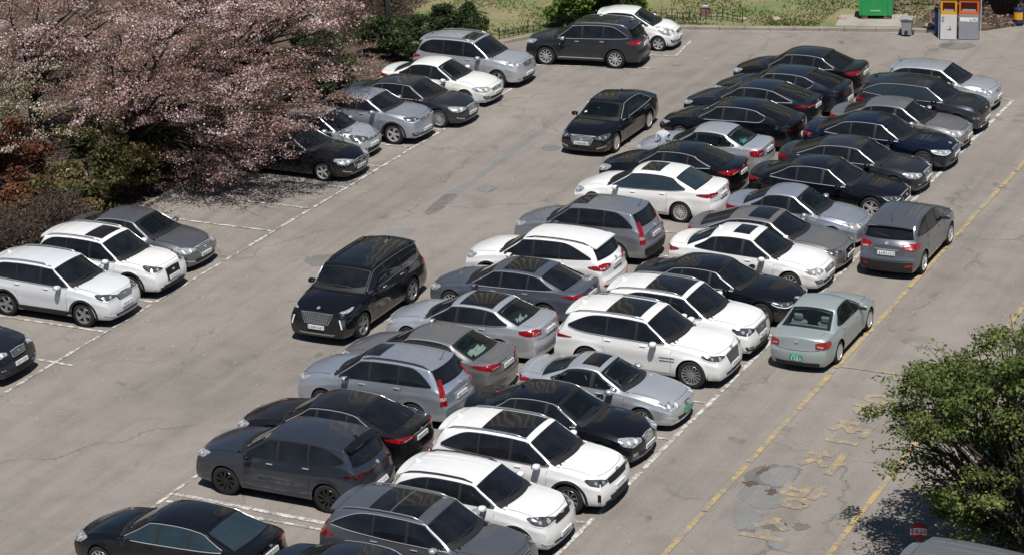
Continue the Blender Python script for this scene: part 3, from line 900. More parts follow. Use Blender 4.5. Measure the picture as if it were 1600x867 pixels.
        for k, y0 in enumerate((.42, -.10)):
            a = [(cs + .10 + .05 * (abs(y0 - .52 * t) / .7) ** 2 + .03 * t, y0 - .52 * t) for t in (0, .33, .66, 1)]
            b = [(s + .022, y) for s, y in a]
            c.topp('wiper', a, b, BLACKP, off=.026, nu=6, nv=1, skirt=.02)
        if P.get('sticker'):
            c.topp('sticker', [(cs + .36, -.58), (cs + .36, -.50)], [(cs + .30, -.58), (cs + .30, -.50)], WHITEP, off=.010, nu=2, nv=2, skirt=.003)
        if suv:
            zt, zl = H - c.P.get('rd', .09) - .09, c.dz + .05
            yt, yl = c.roofe * .86, hw * .74
            if c.typ == 'van': zl = 1.2
            rt_ = [(y * yt, zt - .02 * y * y) for y in ys]; rb_ = [(y * yl, zl + .05 * abs(y) ** 3) for y in ys]
            c.rear('rear_window_seal', [(y * (yt + .05), zt + .03) for y in ys], [(y * (yl + .06), zl - .03) for y in ys], GLOSSB, off=.004, nu=12, nv=6)
            c.rear('rear_window', rt_, rb_, c.glass if c.glass is not GLASSC else GLASS, off=.009, nu=12, nv=6)
            c.rear('rear_wiper', [(-.02, zl + .05), (.34, zl + .10)], [(-.02, zl + .03), (.34, zl + .08)], BLACKP, off=.02, nu=5, nv=1, skirt=.015)
        else:
            c.topp('rear_window_seal', crossline(rs + .03, -.02, .94), crossline(ds - .02, -.10, .96), GLOSSB, off=.004, nu=14, nv=9)
            c.topp('rear_window', crossline(rs + .06, -.02, .90), crossline(ds - .06, -.10, .92), GLASSC if 'r' in clearf else c.glass, off=.008, nu=14, nv=9)
        # ---- side glass
        S = np.linspace(cs, L - .1, 240); zc, ze, zB, yB, ye, t = c.edge(S)
        s1 = P.get('s1', (L - .42) if suv else ds - .30)
        zl = zB + .03; zu = ze - .042
        rl = P.get('rl', .55); pw = P.get('rp', 2.0)
        u = np.clip((S - (s1 - rl)) / rl, 0, 1)
        up_end = P.get('rup', .35)                      # where top and bottom meet at the rear tip
        tip = zl + (zu - zl) * up_end
        zu2 = zu + (np.minimum(zu, tip) - zu) * u ** pw; zl2 = zl + (np.minimum(zu, tip) - zl) * u ** P.get('rpb', 4.0)
        ok = (zu2 - zl2 > .02) & (S <= s1)
        S, zl2, zu2 = S[ok], zl2[ok], zu2[ok]
        s0 = S[0]
        fu = lambda s: float(np.interp(s, S, zu2)); fl = lambda s: float(np.interp(s, S, zl2))
        sB = c.sB = P.get('sB', c.fo + c.wb * .52 + .02); sC = P.get('sC', c.fo + c.wb * .52 + .86)
        cuts = [s0 + .10, sB - .035, sB + .045, sC - .02, sC + .03, S[-1] - .02]
        chrome = P.get('chrome', 1)
        for sg in (1, -1):
            aa = np.linspace(s0, S[-1], 26)
            tr = c.side('window_trim', sg, [(a, fu(a) + .012) for a in aa], [(a, fl(a) - .012) for a in aa], BLACKP, off=.008, nu=26, nv=5)
            for k in range(3):
                a0, a1 = cuts[2 * k], cuts[2 * k + 1]
                if a1 - a0 < .06: continue
                bb = np.linspace(a0, a1, 9)
                g = c.glass
                c.side('side_window', sg, [(a, fu(a) - .012) for a in bb], [(a, fl(a) + .010) for a in bb], GLASSC if 's' in clearf else g, off=.013, nu=8, nv=5)
            if chrome:
                cm = BRIGHTT if chrome == 1 else SATIN
                c.side('chrome_strip', sg, [(a, fu(a) + .015) for a in aa], [(a, fu(a) + .004) for a in aa], cm, off=.019, nu=26, nv=1)
                c.side('chrome_strip', sg, [(a, fl(a) - .004) for a in aa], [(a, fl(a) - .018) for a in aa], cm, off=.019, nu=26, nv=1)
            # doors
            zs = c.zs
            d0 = c.fo + c.Ra + .13; d2b = c.fo + c.wb - c.Ra - .06; d2t = min(sC + .12, c.fo + c.wb + .10)
            zbel = lambda s: E(s)[2]
            zlow = zs + .10
            for nm, a0t, a0b, a1t, a1b in (('door', d0 - .02, d0 + .02, sB, sB), ('door', sB, sB, d2t, d2b)):
                tt = np.linspace(a0t, a1t, 8)
                topl = [(a, zbel(a) + .012) for a in tt]
                rearcut = a1b != sB
                if rearcut:
                    # rear edge follows the wheel arch
                    botl = [(a, zlow) for a in np.linspace(a0b, a1b - .05, 8)]
                else: botl = [(a, zlow) for a in np.linspace(a0b, a1b, 8)]
                e = .007
                grow = lambda pts, dz: [(a + (-e if i == 0 else e if i == len(pts) - 1 else 0), z + dz) for i, (a, z) in enumerate(pts)]
                c.side('door_gap', sg, grow(topl, .0), grow(botl, -e), SEAM, off=.0015, nu=8, nv=8, skirt=.004)
                dr = c.side(nm, sg, topl, botl, c.paint, off=.003, nu=8, nv=8, skirt=.003)
                # handle
                ah = a1t - .20 if not rearcut else min(a1t - .16, d2t - .16)
                zh = zbel(ah) - .085
                h, n = c.hit((c.X(ah), sg * 1.5, zh), (0, -sg, 0))
                mb = MB(); mb.box(-.085, .085, -.012, .018, -.016, .016, .008)
                ho = mb.build('door_handle', c.paint if P.get('handle') != 'c' else CHROME, dr)
                ho.location = h + Vector((0, sg * .012, 0)); ho.rotation_euler = (0, 0, 0 if sg > 0 else math.pi)
            # sill / cladding
            q0, q1 = c.fo + c.Ra + .02, c.fo + c.wb - c.Ra - .02
            if P.get('clad'):
                c.side('sill_cladding', sg, [(a, zs + .16) for a in (q0, q1)], [(a, zs + .005) for a in (q0, q1)], BLACKP, off=.012, nu=10, nv=2)
                for w in c.xw:
                    an = np.linspace(-.06, 1.06, 17) * math.pi
                    out = [(w + (c.Ra + .065) * math.cos(q), max(c.zs + .02, c.R + (c.Ra + .065) * math.sin(q))) for q in an]
                    inn = [(w + (c.Ra + .004) * math.cos(q), max(c.zs + .02, c.R + (c.Ra + .004) * math.sin(q))) for q in an]
                    c.side('arch_cladding', sg, out, inn, BLACKP, off=.012, nu=18, nv=1, skirt=.03)
            if P.get('sillchrome'):
                c.side('sill_strip', sg, [(q0 + .05, zs + .13), (q1 - .05, zs + .13)], [(q0 + .05, zs + .10), (q1 - .05, zs + .10)], CHROME, off=.016, nu=8, nv=1)
            if P.get('moulding'):
                c.side('side_moulding', sg, [(q0, .62), (q1 + .1, .66)], [(q0, .605), (q1 + .1, .645)], BLACKP, off=.012, nu=8, nv=1)
            if P.get('vent'):
                a = c.fo + c.Ra + .12
                for dz in (.0, -.085):
                    c.side('fender_strip', sg, [(a - .1, .80 + dz), (a + .32, .80 + dz)], [(a - .1, .785 + dz), (a + .32, .775 + dz)], SATIN, off=.012, nu=6, nv=1)
            if P.get('fuel') and sg < 0:
                pass
            # mirror
            sm_ = cs + (.50 if suv else .46); zM = E(sm_)[2] + .045
            h, n = c.hit((c.X(sm_), sg * 1.5, zM - .08), (0, -sg, 0))
            mm = {'b': GLOSSB, 'c': CHROME, 's': SATIN}.get(P.get('mir'), c.paint)
            key = mm.name
            if key not in MIRR:
                me = bpy.data.meshes.new('mirror'); me.from_pydata(MIRV, [], MIRF); me.shade_smooth(); me.materials.append(mm); MIRR[key] = me
            mo = inst('mirror', MIRR[key], c.root, (h.x + .02, h.y + sg * .118, zM + .01), (0, 0, 0), (1, sg, .92))
            g = MB(); g.box(-.064, -.060, -.09, .09, -.05, .05); g.build('mirror_glass', GLASSB, mo)
            g = MB(); g.box(-.03, .05, -.16, -.06, -.075, -.04, .01); g.build('mirror_stalk', BLACKP, mo)
        # ---- bonnet and boot lid
        yb = lambda s, fr: E(s)[4] * fr
        yv = np.linspace(-1, 1, 11)
        nose = P.get('nose', .16)
        hf = lambda g: [(nose + .20 * abs(y) ** 2.6 - g, y * (hw * .77 + g)) for y in yv]
        hr = lambda g: [(cs - .02 + .17 * y * y + g, y * (E(cs)[4] * 1.02 + g)) for y in yv]
        c.topp('bonnet_gap', hr(-.04), hf(.009), SEAM, off=.0015, nu=12, nv=10, skirt=.004)
        c.topp('bonnet', hr(-.055), hf(0), c.paint, off=.0040, nu=22, nv=12, skirt=.004)
        cow = [(cs - .065 + .17 * y * y, y * E(cs)[4] * 1.0) for y in yv]
        c.topp('cowl_panel', [(s + .125, y) for s, y in cow], cow, BLACKP, off=.011, nu=16, nv=4)
        if not suv:
            a = [(ds + .05 - .09 * y * y, y * hw * .70) for y in yv]; b = [(L - .13 - .10 * y * y, y * hw * .66) for y in yv]
            c.topp('boot_lid_gap', [(s - .008, y * 1.012) for s, y in a], [(s, y * 1.012) for s, y in b], SEAM, off=.0012, nu=10, nv=5, skirt=.004)
            c.topp('boot_lid', a, b, c.paint, off=.0035, nu=10, nv=5, skirt=.004)
            if P.get('lipsp'):
                a = [(L - .26 - .12 * y * y, y * hw * .74) for y in yv]; b = [(L - .10 - .12 * y * y, y * hw * .74) for y in yv]
                c.topp('boot_spoiler', a, b, c.paint, off=.035, nu=10, nv=2, skirt=.04)
        else:
            a = [(rs - .06, y * c.roofe * .93) for y in yv]; b = [(rs + .17 - .08 * y * y, y * c.roofe * .93) for y in yv]
            if P.get('spoil', 1):
                mb = MB(); vt = []; 
                for s_, up_ in ((rs - .10, .008), (rs + .14, .0)):
                    for y in yv:
                        hh, n = c.hit((c.X(rs - .10), y * c.roofe * .95, 2.5), (0, 0, -1))
                        vt.append((c.X(s_ - (.05 * y * y if up_ == 0 else 0)), y * c.roofe * .95, hh.z + up_ - (.035 if up_ == 0 else 0)))
                nn = len(yv); vb = [(x, y, z - .04) for x, y, z in vt]
                f = [(i, i + 1, nn + i + 1, nn + i) for i in range(nn - 1)] + [(2 * nn + i, 3 * nn + i, 3 * nn + i + 1, 2 * nn + i + 1) for i in range(nn - 1)]
                f += [(nn + i, nn + i + 1, 3 * nn + i + 1, 3 * nn + i) for i in range(nn - 1)] + [(0, nn, 3 * nn, 2 * nn), (nn - 1, 3 * nn - 1, 4 * nn - 1, 2 * nn - 1)]
                mb.add(vt + vb, f); mb.build('roof_spoiler', GLOSSB if P.get('spoil') == 'b' else c.paint, c.root)
            # tailgate seam
            zl_ = c.dz
            c.rear('tailgate_gap', [(y * hw * .80, .60) for y in yv], [(y * hw * .80, .588) for y in yv], SEAM, off=.002, nu=10, nv=1, skirt=.004)
        # ---- roof furniture
        zroof = lambda s, y: c.hit((c.X(s), y, 2.6), (0, 0, -1))[0].z
        if P.get('rails'):
            for sg in (1, -1):
                ss = np.linspace(hs + .12, rs - .05, 9); pts = []
                for i, s in enumerate(ss):
                    y = sg * (E(s)[4] - .05); lift = .045 if 0 < i < 8 else .0
                    pts.append((c.X(s), y, zroof(s, y) + lift))
                mb = MB(); mb.tube(pts, .019, 6)
                mb.build('roof_rail', {'s': SATIN, 'b': BLACKP, 'c': CHROME}[P['rails']], c.root, True)
        if P.get('ribs'):
            for y in (-.44, -.2, .2, .44):
                c.topp('roof_rib', [(hs + .2, y - .012), (rs - .15, y - .012)], [(hs + .2, y + .012), (rs - .15, y + .012)], c.paint, off=.012, nu=8, nv=1)
        for k in P.get('sun', []):
            a0, a1, wf = k
            yy = c.roofe * wf
            c.topp('sunroof', [(a0, y * yy) for y in np.linspace(-1, 1, 7)], [(a1, y * yy) for y in np.linspace(-1, 1, 7)], ROOFG, off=.007, nu=8, nv=8)
        ant = P.get('ant')
        if ant == 'fin':
            s = rs - .10 if not suv else rs - .18; z = zroof(s, 0); x = c.X(s)
            mb = MB(); mb.add([(x + .09, 0, z), (x - .07, -.03, z - .005), (x - .07, .03, z - .005), (x - .07, 0, z + .065), (x - .03, 0, z + .055)], [(0, 1, 4), (0, 4, 2), (1, 3, 4), (4, 3, 2), (1, 2, 3)])
            mb.build('antenna', {'b': GLOSSB}.get(P.get('antc'), c.paint), c.root)
        elif ant == 'pole':
            s = rs - .15; z = zroof(s, 0); x = c.X(s)
            mb = MB(); mb.tube([(x, 0, z), (x - .05, 0, z + .03), (x - .14, 0, z + .24)], [.014, .009, .006], 5); mb.build('antenna', BLACKP, c.root)
        # ---- front
        hz = c.hz
        hl = P.get('hl', {}); z0 = hl.get('z', hz - .085); hh = hl.get('h', .12); li = hl.get('i', -.30); lo = hl.get('o', .26); sl = hl.get('sl', .05)
        HM = {'d': HEADD, 'a': HEADL}.get(hl.get('m'), HEADL)
        for sg in (1, -1):
            top = [(li, z0 + hh * .22), ((li + lo) * .4, z0 + hh * .50 + sl * .45), (lo * .75, z0 + hh * .5 + sl * 1.0), (lo, z0 + hh * .30 + sl * 1.1)]
            bot = [(li, z0 - hh * .22), ((li + lo) * .4, z0 - hh * .52), (lo * .7, z0 - hh * .38 + sl * .4), (lo, z0 + hh * .12 + sl * .9)]
            k = c.diag('headlight', 1, sg, top, bot, HM, off=.009, nu=10, nv=4)
            for q, (fa, rr_) in enumerate(((.30, .30), (.62, .26))):
                ac = li + (lo - li) * fa; zz_ = z0 + sl * fa * .55; r_ = min(.055, hh * rr_)
                an = np.linspace(0, math.pi, 6)
                c.diag('lamp_lens', 1, sg, [(ac - r_ * math.cos(w), zz_ + r_ * math.sin(w)) for w in an], [(ac - r_ * math.cos(w), zz_ - r_ * math.sin(w)) for w in an], LENS if HM is HEADL else LENSD, off=.014, nu=6, nv=2, parent=k, skirt=.008)
            if hl.get('drl'):
                c.diag('running_light', 1, sg, [(a, z + .004) for a, z in bot], [(a, z - .016) for a, z in bot], DRL, off=.013, nu=8, nv=1, parent=k, skirt=.01)
            if hl.get('amber'):
                c.diag('indicator', 1, sg, [(lo * .45, z0 + hh * .25), (lo * .8, z0 + hh * .35)], [(lo * .45, z0 - hh * .2), (lo * .8, z0)], HEADA, off=.012, nu=4, nv=2, parent=k)
        gr = P.get('gr', {}); gz = gr.get('z', hz - .13); gh = gr.get('h', .16); gw = gr.get('w', .36); gt = gr.get('tap', .75); nb = gr.get('n', 4)
        yy = np.linspace(-1, 1, 9)
        gmat = BLACKP
        gtop = [(y * gw, gz + gh / 2 - .02 * y * y) for y in yy]; gbot = [(y * gw * gt, gz - gh / 2) for y in yy]
        if gr.get('frame', 1):
            g0 = c.front('grille_frame', [(y * 1.06, z + .018) for y, z in gtop], [(y * 1.08, z - .018) for y, z in gbot], {1: BRIGHTT, 2: SATIN, 3: GLOSSB}[gr.get('frame', 1)], off=.006, nu=10, nv=4)
        g1 = c.front('grille', gtop, gbot, gmat, off=.011, nu=10, nv=4)
        bm = {1: CHROME, 2: SATIN, 3: GLOSSB}[gr.get('bar', 1)]
        for k in range(nb):
            tt = (k + .5) / nb; wv = gw * (gt + (1 - gt) * (1 - tt)) * .95 if gt < 1 else gw * .95
            zz = gz + gh / 2 - gh * tt
            c.front('grille_bar', [(y * wv, zz + .008) for y in yy], [(y * wv, zz - .008) for y in yy], bm, off=.017, nu=8, nv=1, parent=g1, skirt=.008)
        if gr.get('vb'):
            for k in range(gr['vb']):
                y0 = -gw * .85 + 1.7 * gw * k / (gr['vb'] - 1)
                c.front('grille_bar', [(y0 - .007, gz + gh / 2 - .02), (y0 + .007, gz + gh / 2 - .02)], [(y0 * gt - .007, gz - gh / 2 + .01), (y0 * gt + .007, gz - gh / 2 + .01)], bm, off=.017, nu=1, nv=4, parent=g1, skirt=.008)
        # emblem
        ez = P.get('emz', gz + gh * .12)
        def emblem(fn, z, r=.055, ry=.033):
            a = np.linspace(0, math.pi, 7)
            return fn('emblem', [(-r * math.cos(q), z + ry * math.sin(q)) for q in a], [(-r * math.cos(q), z - ry * math.sin(q)) for q in a], CHROME, off=.024, nu=8, nv=2, skirt=.012)
        emblem(c.front, ez, *P.get('em', (.06, .034)))
        # lower intake and fog lamps
        iz = P.get('iz', .33); ih = P.get('ih', .11); iw = P.get('iw', .52)
        c.front('lower_intake', [(y * iw, iz + ih / 2) for y in yy], [(y * iw * .9, iz - ih / 2) for y in yy], BLACKP, off=.008, nu=10, nv=3)
        if P.get('fskid'):
            c.front('front_skid', [(y * iw * 1.05, iz - ih / 2 - .012) for y in yy], [(y * iw * .95, iz - ih / 2 - .055) for y in yy], SATIN, off=.012, nu=10, nv=2)
        elif P.get('clad'):
            c.front('front_lip', [(y * hw * .85, c.zs + .09) for y in yy], [(y * hw * .83, c.zs + .01) for y in yy], BLACKP, off=.009, nu=10, nv=2)
        fg = P.get('fog', 'o')
        for sg in (1, -1):
            if fg == 'o': c.diag('fog_lamp', 1, sg, [(-.22, iz + .08), (-.05, iz + .09)], [(-.22, iz + .02), (-.05, iz + .02)], HEADL, off=.010, nu=4, nv=2)
            elif fg == 'b':
                k = c.diag('bumper_vent', 1, sg, [(-.24, iz + .10), (.05, iz + .13)], [(-.24, iz - .02), (.0, iz + .02)], BLACKP, off=.008, nu=5, nv=3)
                c.diag('fog_lamp', 1, sg, [(-.20, iz + .08), (-.05, iz + .09)], [(-.20, iz + .045), (-.05, iz + .055)], HEADL, off=.014, nu=3, nv=1, parent=k)
            elif fg == 'v':
                c.diag('bumper_vent', 1, sg, [(-.02, iz + .17), (.05, iz + .18)], [(-.02, iz - .02), (.05, iz)], GLOSSB, off=.010, nu=2, nv=4)
            elif fg == 'chrome':
                c.diag('bumper_trim', 1, sg, [(-.26, iz + .01), (.06, iz + .10)], [(-.26, iz - .02), (.08, iz + .08)], CHROME, off=.012, nu=6, nv=1)
        # ---- rear lamps
        tl = P.get('tl', {}); k = tl.get('k', 'tri' if not suv else 'wing')
        dz = c.dz; z0 = tl.get('z', (dz - .16) if not suv else .98); hh = tl.get('h', .15); i_ = tl.get('i', -.30); o_ = tl.get('o', .30)
        TM = TAILD if tl.get('m') == 'd' else TAIL
        for sg in (1, -1):
            if k == 'vert':
                lo_ = c.diag('tail_light', -1, sg, [(-.035, H - .38), (.085, H - .36)], [(-.10, .68), (.10, .70)], TM, off=.012, nu=4, nv=12, th=45)
                c.diag('reversing_light', -1, sg, [(-.07, .92), (.09, .92)], [(-.08, .83), (.09, .83)], TAILC, off=.018, nu=3, nv=2, parent=lo_, th=45)
            else:
                top = [(i_, z0 + hh * .30), (i_ * .3, z0 + hh * .5), (o_ * .6, z0 + hh * .45), (o_, z0 + hh * .25)]
                bot = [(i_, z0 - hh * .15), (i_ * .3, z0 - hh * .5), (o_ * .6, z0 - hh * .25), (o_, z0 + hh * .05)]
                if k == 'box': bot = [(i_, z0 - hh * .5), (i_ * .3, z0 - hh * .5), (o_ * .6, z0 - hh * .5), (o_, z0 - hh * .2)]
                lo_ = c.diag('tail_light', -1, sg, top, bot, TM, off=.010, nu=10, nv=4)
                if tl.get('clear', 1):
                    c.diag('reversing_light', -1, sg, [(i_ * .8, z0 - hh * .0), (i_ * .15, z0 - hh * .12)], [(i_ * .8, z0 - hh * .14), (i_ * .15, z0 - hh * .34)], TAILC, off=.014, nu=4, nv=2, parent=lo_)
        if tl.get('bar'):
            b0 = hw * .55
            c.rear('light_bar', [(y * b0, z0 + hh * .28) for y in yy], [(y * b0, z0 + hh * .28 - tl['bar']) for y in yy], TM if tl.get('barm') != 'c' else CHROME, off=.010, nu=10, nv=1)
        emblem(c.rear, P.get('rez', dz - .10 if not suv else dz - .07), .055, .032)
        c.rear('rear_bumper_trim', [(y * hw * .72, c.zs + .12) for y in yy], [(y * hw * .70, c.zs + .01) for y in yy], BLACKP if (suv or P.get('rbt') == 1) else c.paint, off=.008, nu=10, nv=2)
        if P.get('rclad'):
            c.rear('rear_bumper_cladding', [(y * hw * .86, c.zs + .30) for y in yy], [(y * hw * .84, c.zs + .02) for y in yy], BLACKP, off=.006, nu=12, nv=3)
        if P.get('reflect'):
            for sg in (1, -1): c.diag('reflector', -1, sg, [(-.24, .47), (.0, .52)], [(-.24, .41), (.0, .46)], TAIL, off=.012, nu=3, nv=1)
        if P.get('plh'):
            c.rear('plate_garnish', [(y * .36, P['rpz'] + .115) for y in yy], [(y * .36, P['rpz'] + .085) for y in yy], CHROME, off=.014, nu=8, nv=1)
        zg = (dz - .385) if not suv else .655
        zg = P.get('bgz', zg)
        if not suv: c.rear('bumper_gap', [(y * hw * .84, zg + .05 * abs(y) ** 3) for y in yy], [(y * hw * .84, zg - .012 + .05 * abs(y) ** 3) for y in yy], SEAM, off=.002, nu=10, nv=1, skirt=.004)
        if P.get('dist'):
            for sg in (1, -1):
                k = c.diag('bumper_lamp', 1, sg, [(-.13, .80), (-.02, .82)], [(-.10, .55), (.0, .56)], HEADD, off=.012, nu=3, nv=5)
                c.diag('running_light', 1, sg, [(-.155, .80), (-.125, .80)], [(-.12, .55), (-.09, .55)], DRL, off=.018, nu=1, nv=5, parent=k)
        # ---- plates
        c.plate(1, P.get('fpz', iz + ih / 2 + .07), P.get('ftext'))
        c.plate(-1, P.get('rpz', (dz - .26) if not suv else .84), P.get('rtext'))
        if 's' in clearf or 'r' in clearf or 'f' in clearf: c.interior(clearf, fu, fl, S)

    def plate(c, end, z, text):
        h, n = c.hit((end * (c.L / 2 + .5), 0, z), (-end, 0, 0))
        n = Vector((n.x, 0, n.z)).normalized()
        u = Vector((0, end, 0)); w = n.cross(u)
        if w.z < 0: w = -w
        green = c.P.get('green')
        hwid, hh = (.26, .055) if not green else (.168, .085)
        mb = MB(); o0 = h + n * .035
        P8 = [o0 + u * a * hwid + w * b * hh + n * e for e in (-.03, .0) for a, b in ((-1, -1), (1, -1), (1, 1), (-1, 1))]
        mb.add(P8, [(0, 3, 2, 1), (4, 5, 6, 7), (0, 1, 5, 4), (1, 2, 6, 5), (2, 3, 7, 6), (3, 0, 4, 7)])
        po = mb.build('number_plate', PLATEG if green else PLATEW, c.root)
        fn = lambda x, y: tuple(o0 + u * x + w * y + n * .003)
        mb = MB()
        if text:
            if green: 
                lettering(mb, text, fn, -.145, .15, -.07, .03, .020, .25)
                strokes(mb, [[(-.09, .055), (-.03, .055)], [(.02, .055), (.08, .055)]], fn, .022)
            else: lettering(mb, text, fn, -hwid * .82, hwid * .92, -hh * .66, hh * .66, .013, .25)
            mb.build('plate_text', INKW if green else INK, po)
            if c.P.get('blueband') and end > 0:
                b = MB(); b.add([fn(-hwid, -hh), fn(-hwid * .86, -hh), fn(-hwid * .86, hh), fn(-hwid, hh)], [(0, 1, 2, 3)]); b.build('plate_band', PBLUE, po)
        else:
            rr = random.Random(int(c.P['y'] * 100) + end)
            x = -.20
            for i in range(7):
                if i == 3: x += .02
                k = rr.random()
                strokes(mb, [[(x, -.03), (x, .03)]] if k < .3 else [sq(x - .015, -.03, x + .015, .03)] if k < .65 else [[(x - .015, .03), (x + .015, .03), (x - .005, -.03)]], fn, .012)
                x += .06
            mb.build('plate_marks', INKW if green else INK, po)

    def interior(c, clearf, fu, fl, S):
        """open the sheet metal behind the clear panes and fit out the cabin"""
        me = c.body.data; V, F = c.V, c.F
        ctr = V[F].mean(1); s = c.L / 2 - ctr[:, 0]; ay = np.abs(ctr[:, 1]); z = ctr[:, 2]
        zc, ze, zB, yB, ye, t = c.edge(s)
        kill = np.zeros(len(F), bool)
        if 'r' in clearf and c.typ == 'sedan': kill |= (s > c.rs + .11) & (s < c.ds - .12) & (ay < ye * .80) & (z > zB + .02)
        if 'f' in clearf: kill |= (s > c.cs + .15) & (s < c.hs - .10) & (ay < ye * .80) & (z > zB + .02)
        if 's' in clearf:
            zu = np.interp(s, S, [fu(q) for q in S]); zl = np.interp(s, S, [fl(q) for q in S])
            kill |= (s > S[0] + .15) & (s < S[-1] - .10) & (z > zl + .02) & (z < zu - .02) & (ay > ye * .98)
        nm = bpy.data.meshes.new('body'); nm.from_pydata(V.tolist(), [], F[~kill].tolist()); nm.shade_smooth(); nm.materials.append(c.paint)
        c.body.data = nm; bpy.data.meshes.remove(me)
        for o in list(c.root.children):      # opaque backings of clear panes become slim frames
            nme = o.name.split('.')[0]
            if (nme == 'windscreen_seal' and 'f' in clearf) or (nme == 'rear_window_seal' and 'r' in clearf and c.typ == 'sedan') or (nme == 'window_trim' and 's' in clearf):
                nu, nv = (26, 5) if nme == 'window_trim' else (14, 9)
                m0 = o.data; vv = [v.co[:] for v in m0.vertices]; keep = []
                for i, p in enumerate(m0.polygons):
                    if i < nu * nv:
                        j, k = divmod(i, nu)
                        if nme == 'window_trim':
                            sm_ = c.L / 2 - p.center.x
                            if 0 < k < nu - 1 and 0 < j < nv - 1 and abs(sm_ - c.sB) > .05: continue
                        elif 0 < k < nu - 1 and 0 < j < nv - 1: continue
                    keep.append(tuple(p.vertices))
                m1 = bpy.data.meshes.new(nme); m1.from_pydata(vv, [], keep); m1.materials.append(BLACKP); o.data = m1
                bpy.data.meshes.remove(m0)
        X = c.X; hw = c.W / 2; sb = c.sB
        sm_ = SEATL if c.P.get('seats') == 'l' else SEATM
        mb = MB(); mb.box(X(c.ds - .1), X(c.cs + .2), -hw * .85, hw * .85, .30, .36); mb.build('cabin_floor', DASH, c.root)
        mb = MB(); mb.box(X(c.cs + .5), X(c.cs - .05), -hw * .78, hw * .78, .55, c.cz - .09, .05); mb.build('dashboard', DASH, c.root)
        for s_, ys_ in ((sb - .12, (-.37, .37)), (sb + .82, (-.38, .38))):
            for y in ys_:
                mb = MB(); mb.box(X(s_) - .02, X(s_) + .48, y - .24, y + .24, .36, .52, .06); st = mb.build('seat', sm_, c.root)
                q = MB(); q.box(-.07, .07, -.24, .24, 0, .58, .06); bo = q.build('seat_back', sm_, st); bo.location = (X(s_), y, .46); bo.rotation_euler = (0, R(-16), 0)
                q = MB(); q.box(-.05, .05, -.13, .13, .0, .17, .04); ho = q.build('headrest', sm_, st); ho.location = (X(s_) - .18, y, 1.03 if c.H > 1.4 else 1.0); ho.rotation_euler = (0, R(-10), 0)
        sp = c.ds - .05
        mb = MB(); mb.box(X(sp), X(sb + 1.02), -hw * .80, hw * .80, c.dz - .16, c.dz - .12); mb.build('parcel_shelf', sm_ if c.P.get('seats') == 'l' else DASH, c.root)
        mb = MB(); mb.lathe([(.17, -.015), (.19, 0), (.17, .015), (.155, 0), (.17, -.015)], 16, 'z')
        sw = mb.build('steering_wheel', DASH, c.root); sw.location = (X(c.cs + .62), .37, .90); sw.rotation_euler = (0, R(-62), 0)

# ------------------------------------------------------------------ the cars
CARS = []
def add(t, L, W, H, wb, col, label, nose=None, tail=None, at=None, h=0.0, group='cars parked in the bays', **k):
    a = R(h); f = (math.cos(a), math.sin(a))
    if nose: x, y = nose[0] - f[0] * L / 2, nose[1] - f[1] * L / 2
    elif tail: x, y = tail[0] + f[0] * L / 2, tail[1] + f[1] * L / 2
    else: x, y = at
    nm = {'sedan': 'sedan', 'suv': 'suv', 'hatch': 'hatchback', 'van': 'van'}[t]
    CARS.append(Car(dict(t=t, L=L, W=W, H=H, wb=wb, col=col, label=label, x=x, y=y, h=h, group=group, name=nm, cat={'suv': 'SUV', 'hatch': 'hatchback', 'van': 'van'}.get(t, 'sedan'), **k)))

GL = 'cars nosed out of the left bays'
GF = 'cars in the front row facing the yellow line'
GB = 'cars in the back row facing the aisle'
GD = 'cars double parked outside the bays'
# left bays, near to far
add('suv', 4.67, 1.88, 1.66, 2.81, 'ink', 'dark slate SUV with twin chrome grille, cut off at the left edge', nose=(-39.72, 49.0), h=1, group=GL, rim='five', fo=.87,
    gr=dict(w=.30, h=.17, n=0, vb=10, tap=.85, frame=1), hl=dict(h=.13, sl=.04), fog='b', clad=1, em=(.03, .03), emz=.84, iz=.42)
add('suv', 4.675, 1.845, 1.68, 2.705, 'offwhite', 'white SUV with black sill cladding and chrome mirrors, left edge of picture', nose=(-39.5, 53.72), h=0, group=GL, rim='five', rimc='g', fo=.93,
    rails='s', clad=1, fskid=1, gr=dict(w=.40, h=.17, n=5, tap=.7, frame=2), hl=dict(h=.13, i=-.34, m='d', drl=1), fog='chrome', ant='fin', mir='', fpz=.58, R=.36)
add('suv', 4.63, 1.845, 1.645, 2.66, 'white', 'white SUV with dark sunroof and spindle grille, left bays', nose=(-39.5, 56.15), h=0, group=GL, rim='vee', rimc='d', fo=.97,
    rails='s', clad=1, sun=[(2.12, 2.75, .72)], gr=dict(w=.33, h=.36, z=.66, n=8, tap=.95, frame=2, bar=3), hl=dict(h=.12, m='d', sl=.06, drl=1), fog='x', iz=.36, ih=.06, fpz=.56, emz=.74, R=.36, cz=1.08)
add('sedan', 4.855, 1.865, 1.475, 2.805, 'grey', 'grey sedan with dusty roof beside white sunroof SUV, left bays', nose=(-39.85, 58.4), h=0, group=GL, clear='f', gr=dict(w=.38, h=.20, n=5, tap=.7), hl=dict(h=.13, i=-.34, o=.34), fog='chrome', ant='fin', ds=4.3)
add('sedan', 4.865, 1.855, 1.465, 2.737, 'black', 'black sedan in the shade of the cherry branches', nose=(-39.72, 67.75), h=0, group=GL, rim='five', gr=dict(w=.42, h=.20, n=2, tap=.85, z=.57), hl=dict(h=.15, i=-.36, o=.30), fog='chrome', chrome=2, fo=.98, fpz=.42)
add('hatch', 3.6, 1.6, 1.5, 2.385, 'silver', 'small silver hatchback half hidden under cherry blossom', nose=(-40.4, 69.9), h=0, group=GL, chrome=0, fo=.70, R=.30, gr=dict(w=.42, h=.07, n=1, tap=.9), hl=dict(h=.16, m='d', i=-.34, o=.30, sl=.08), fog='b', iw=.42, ih=.16)
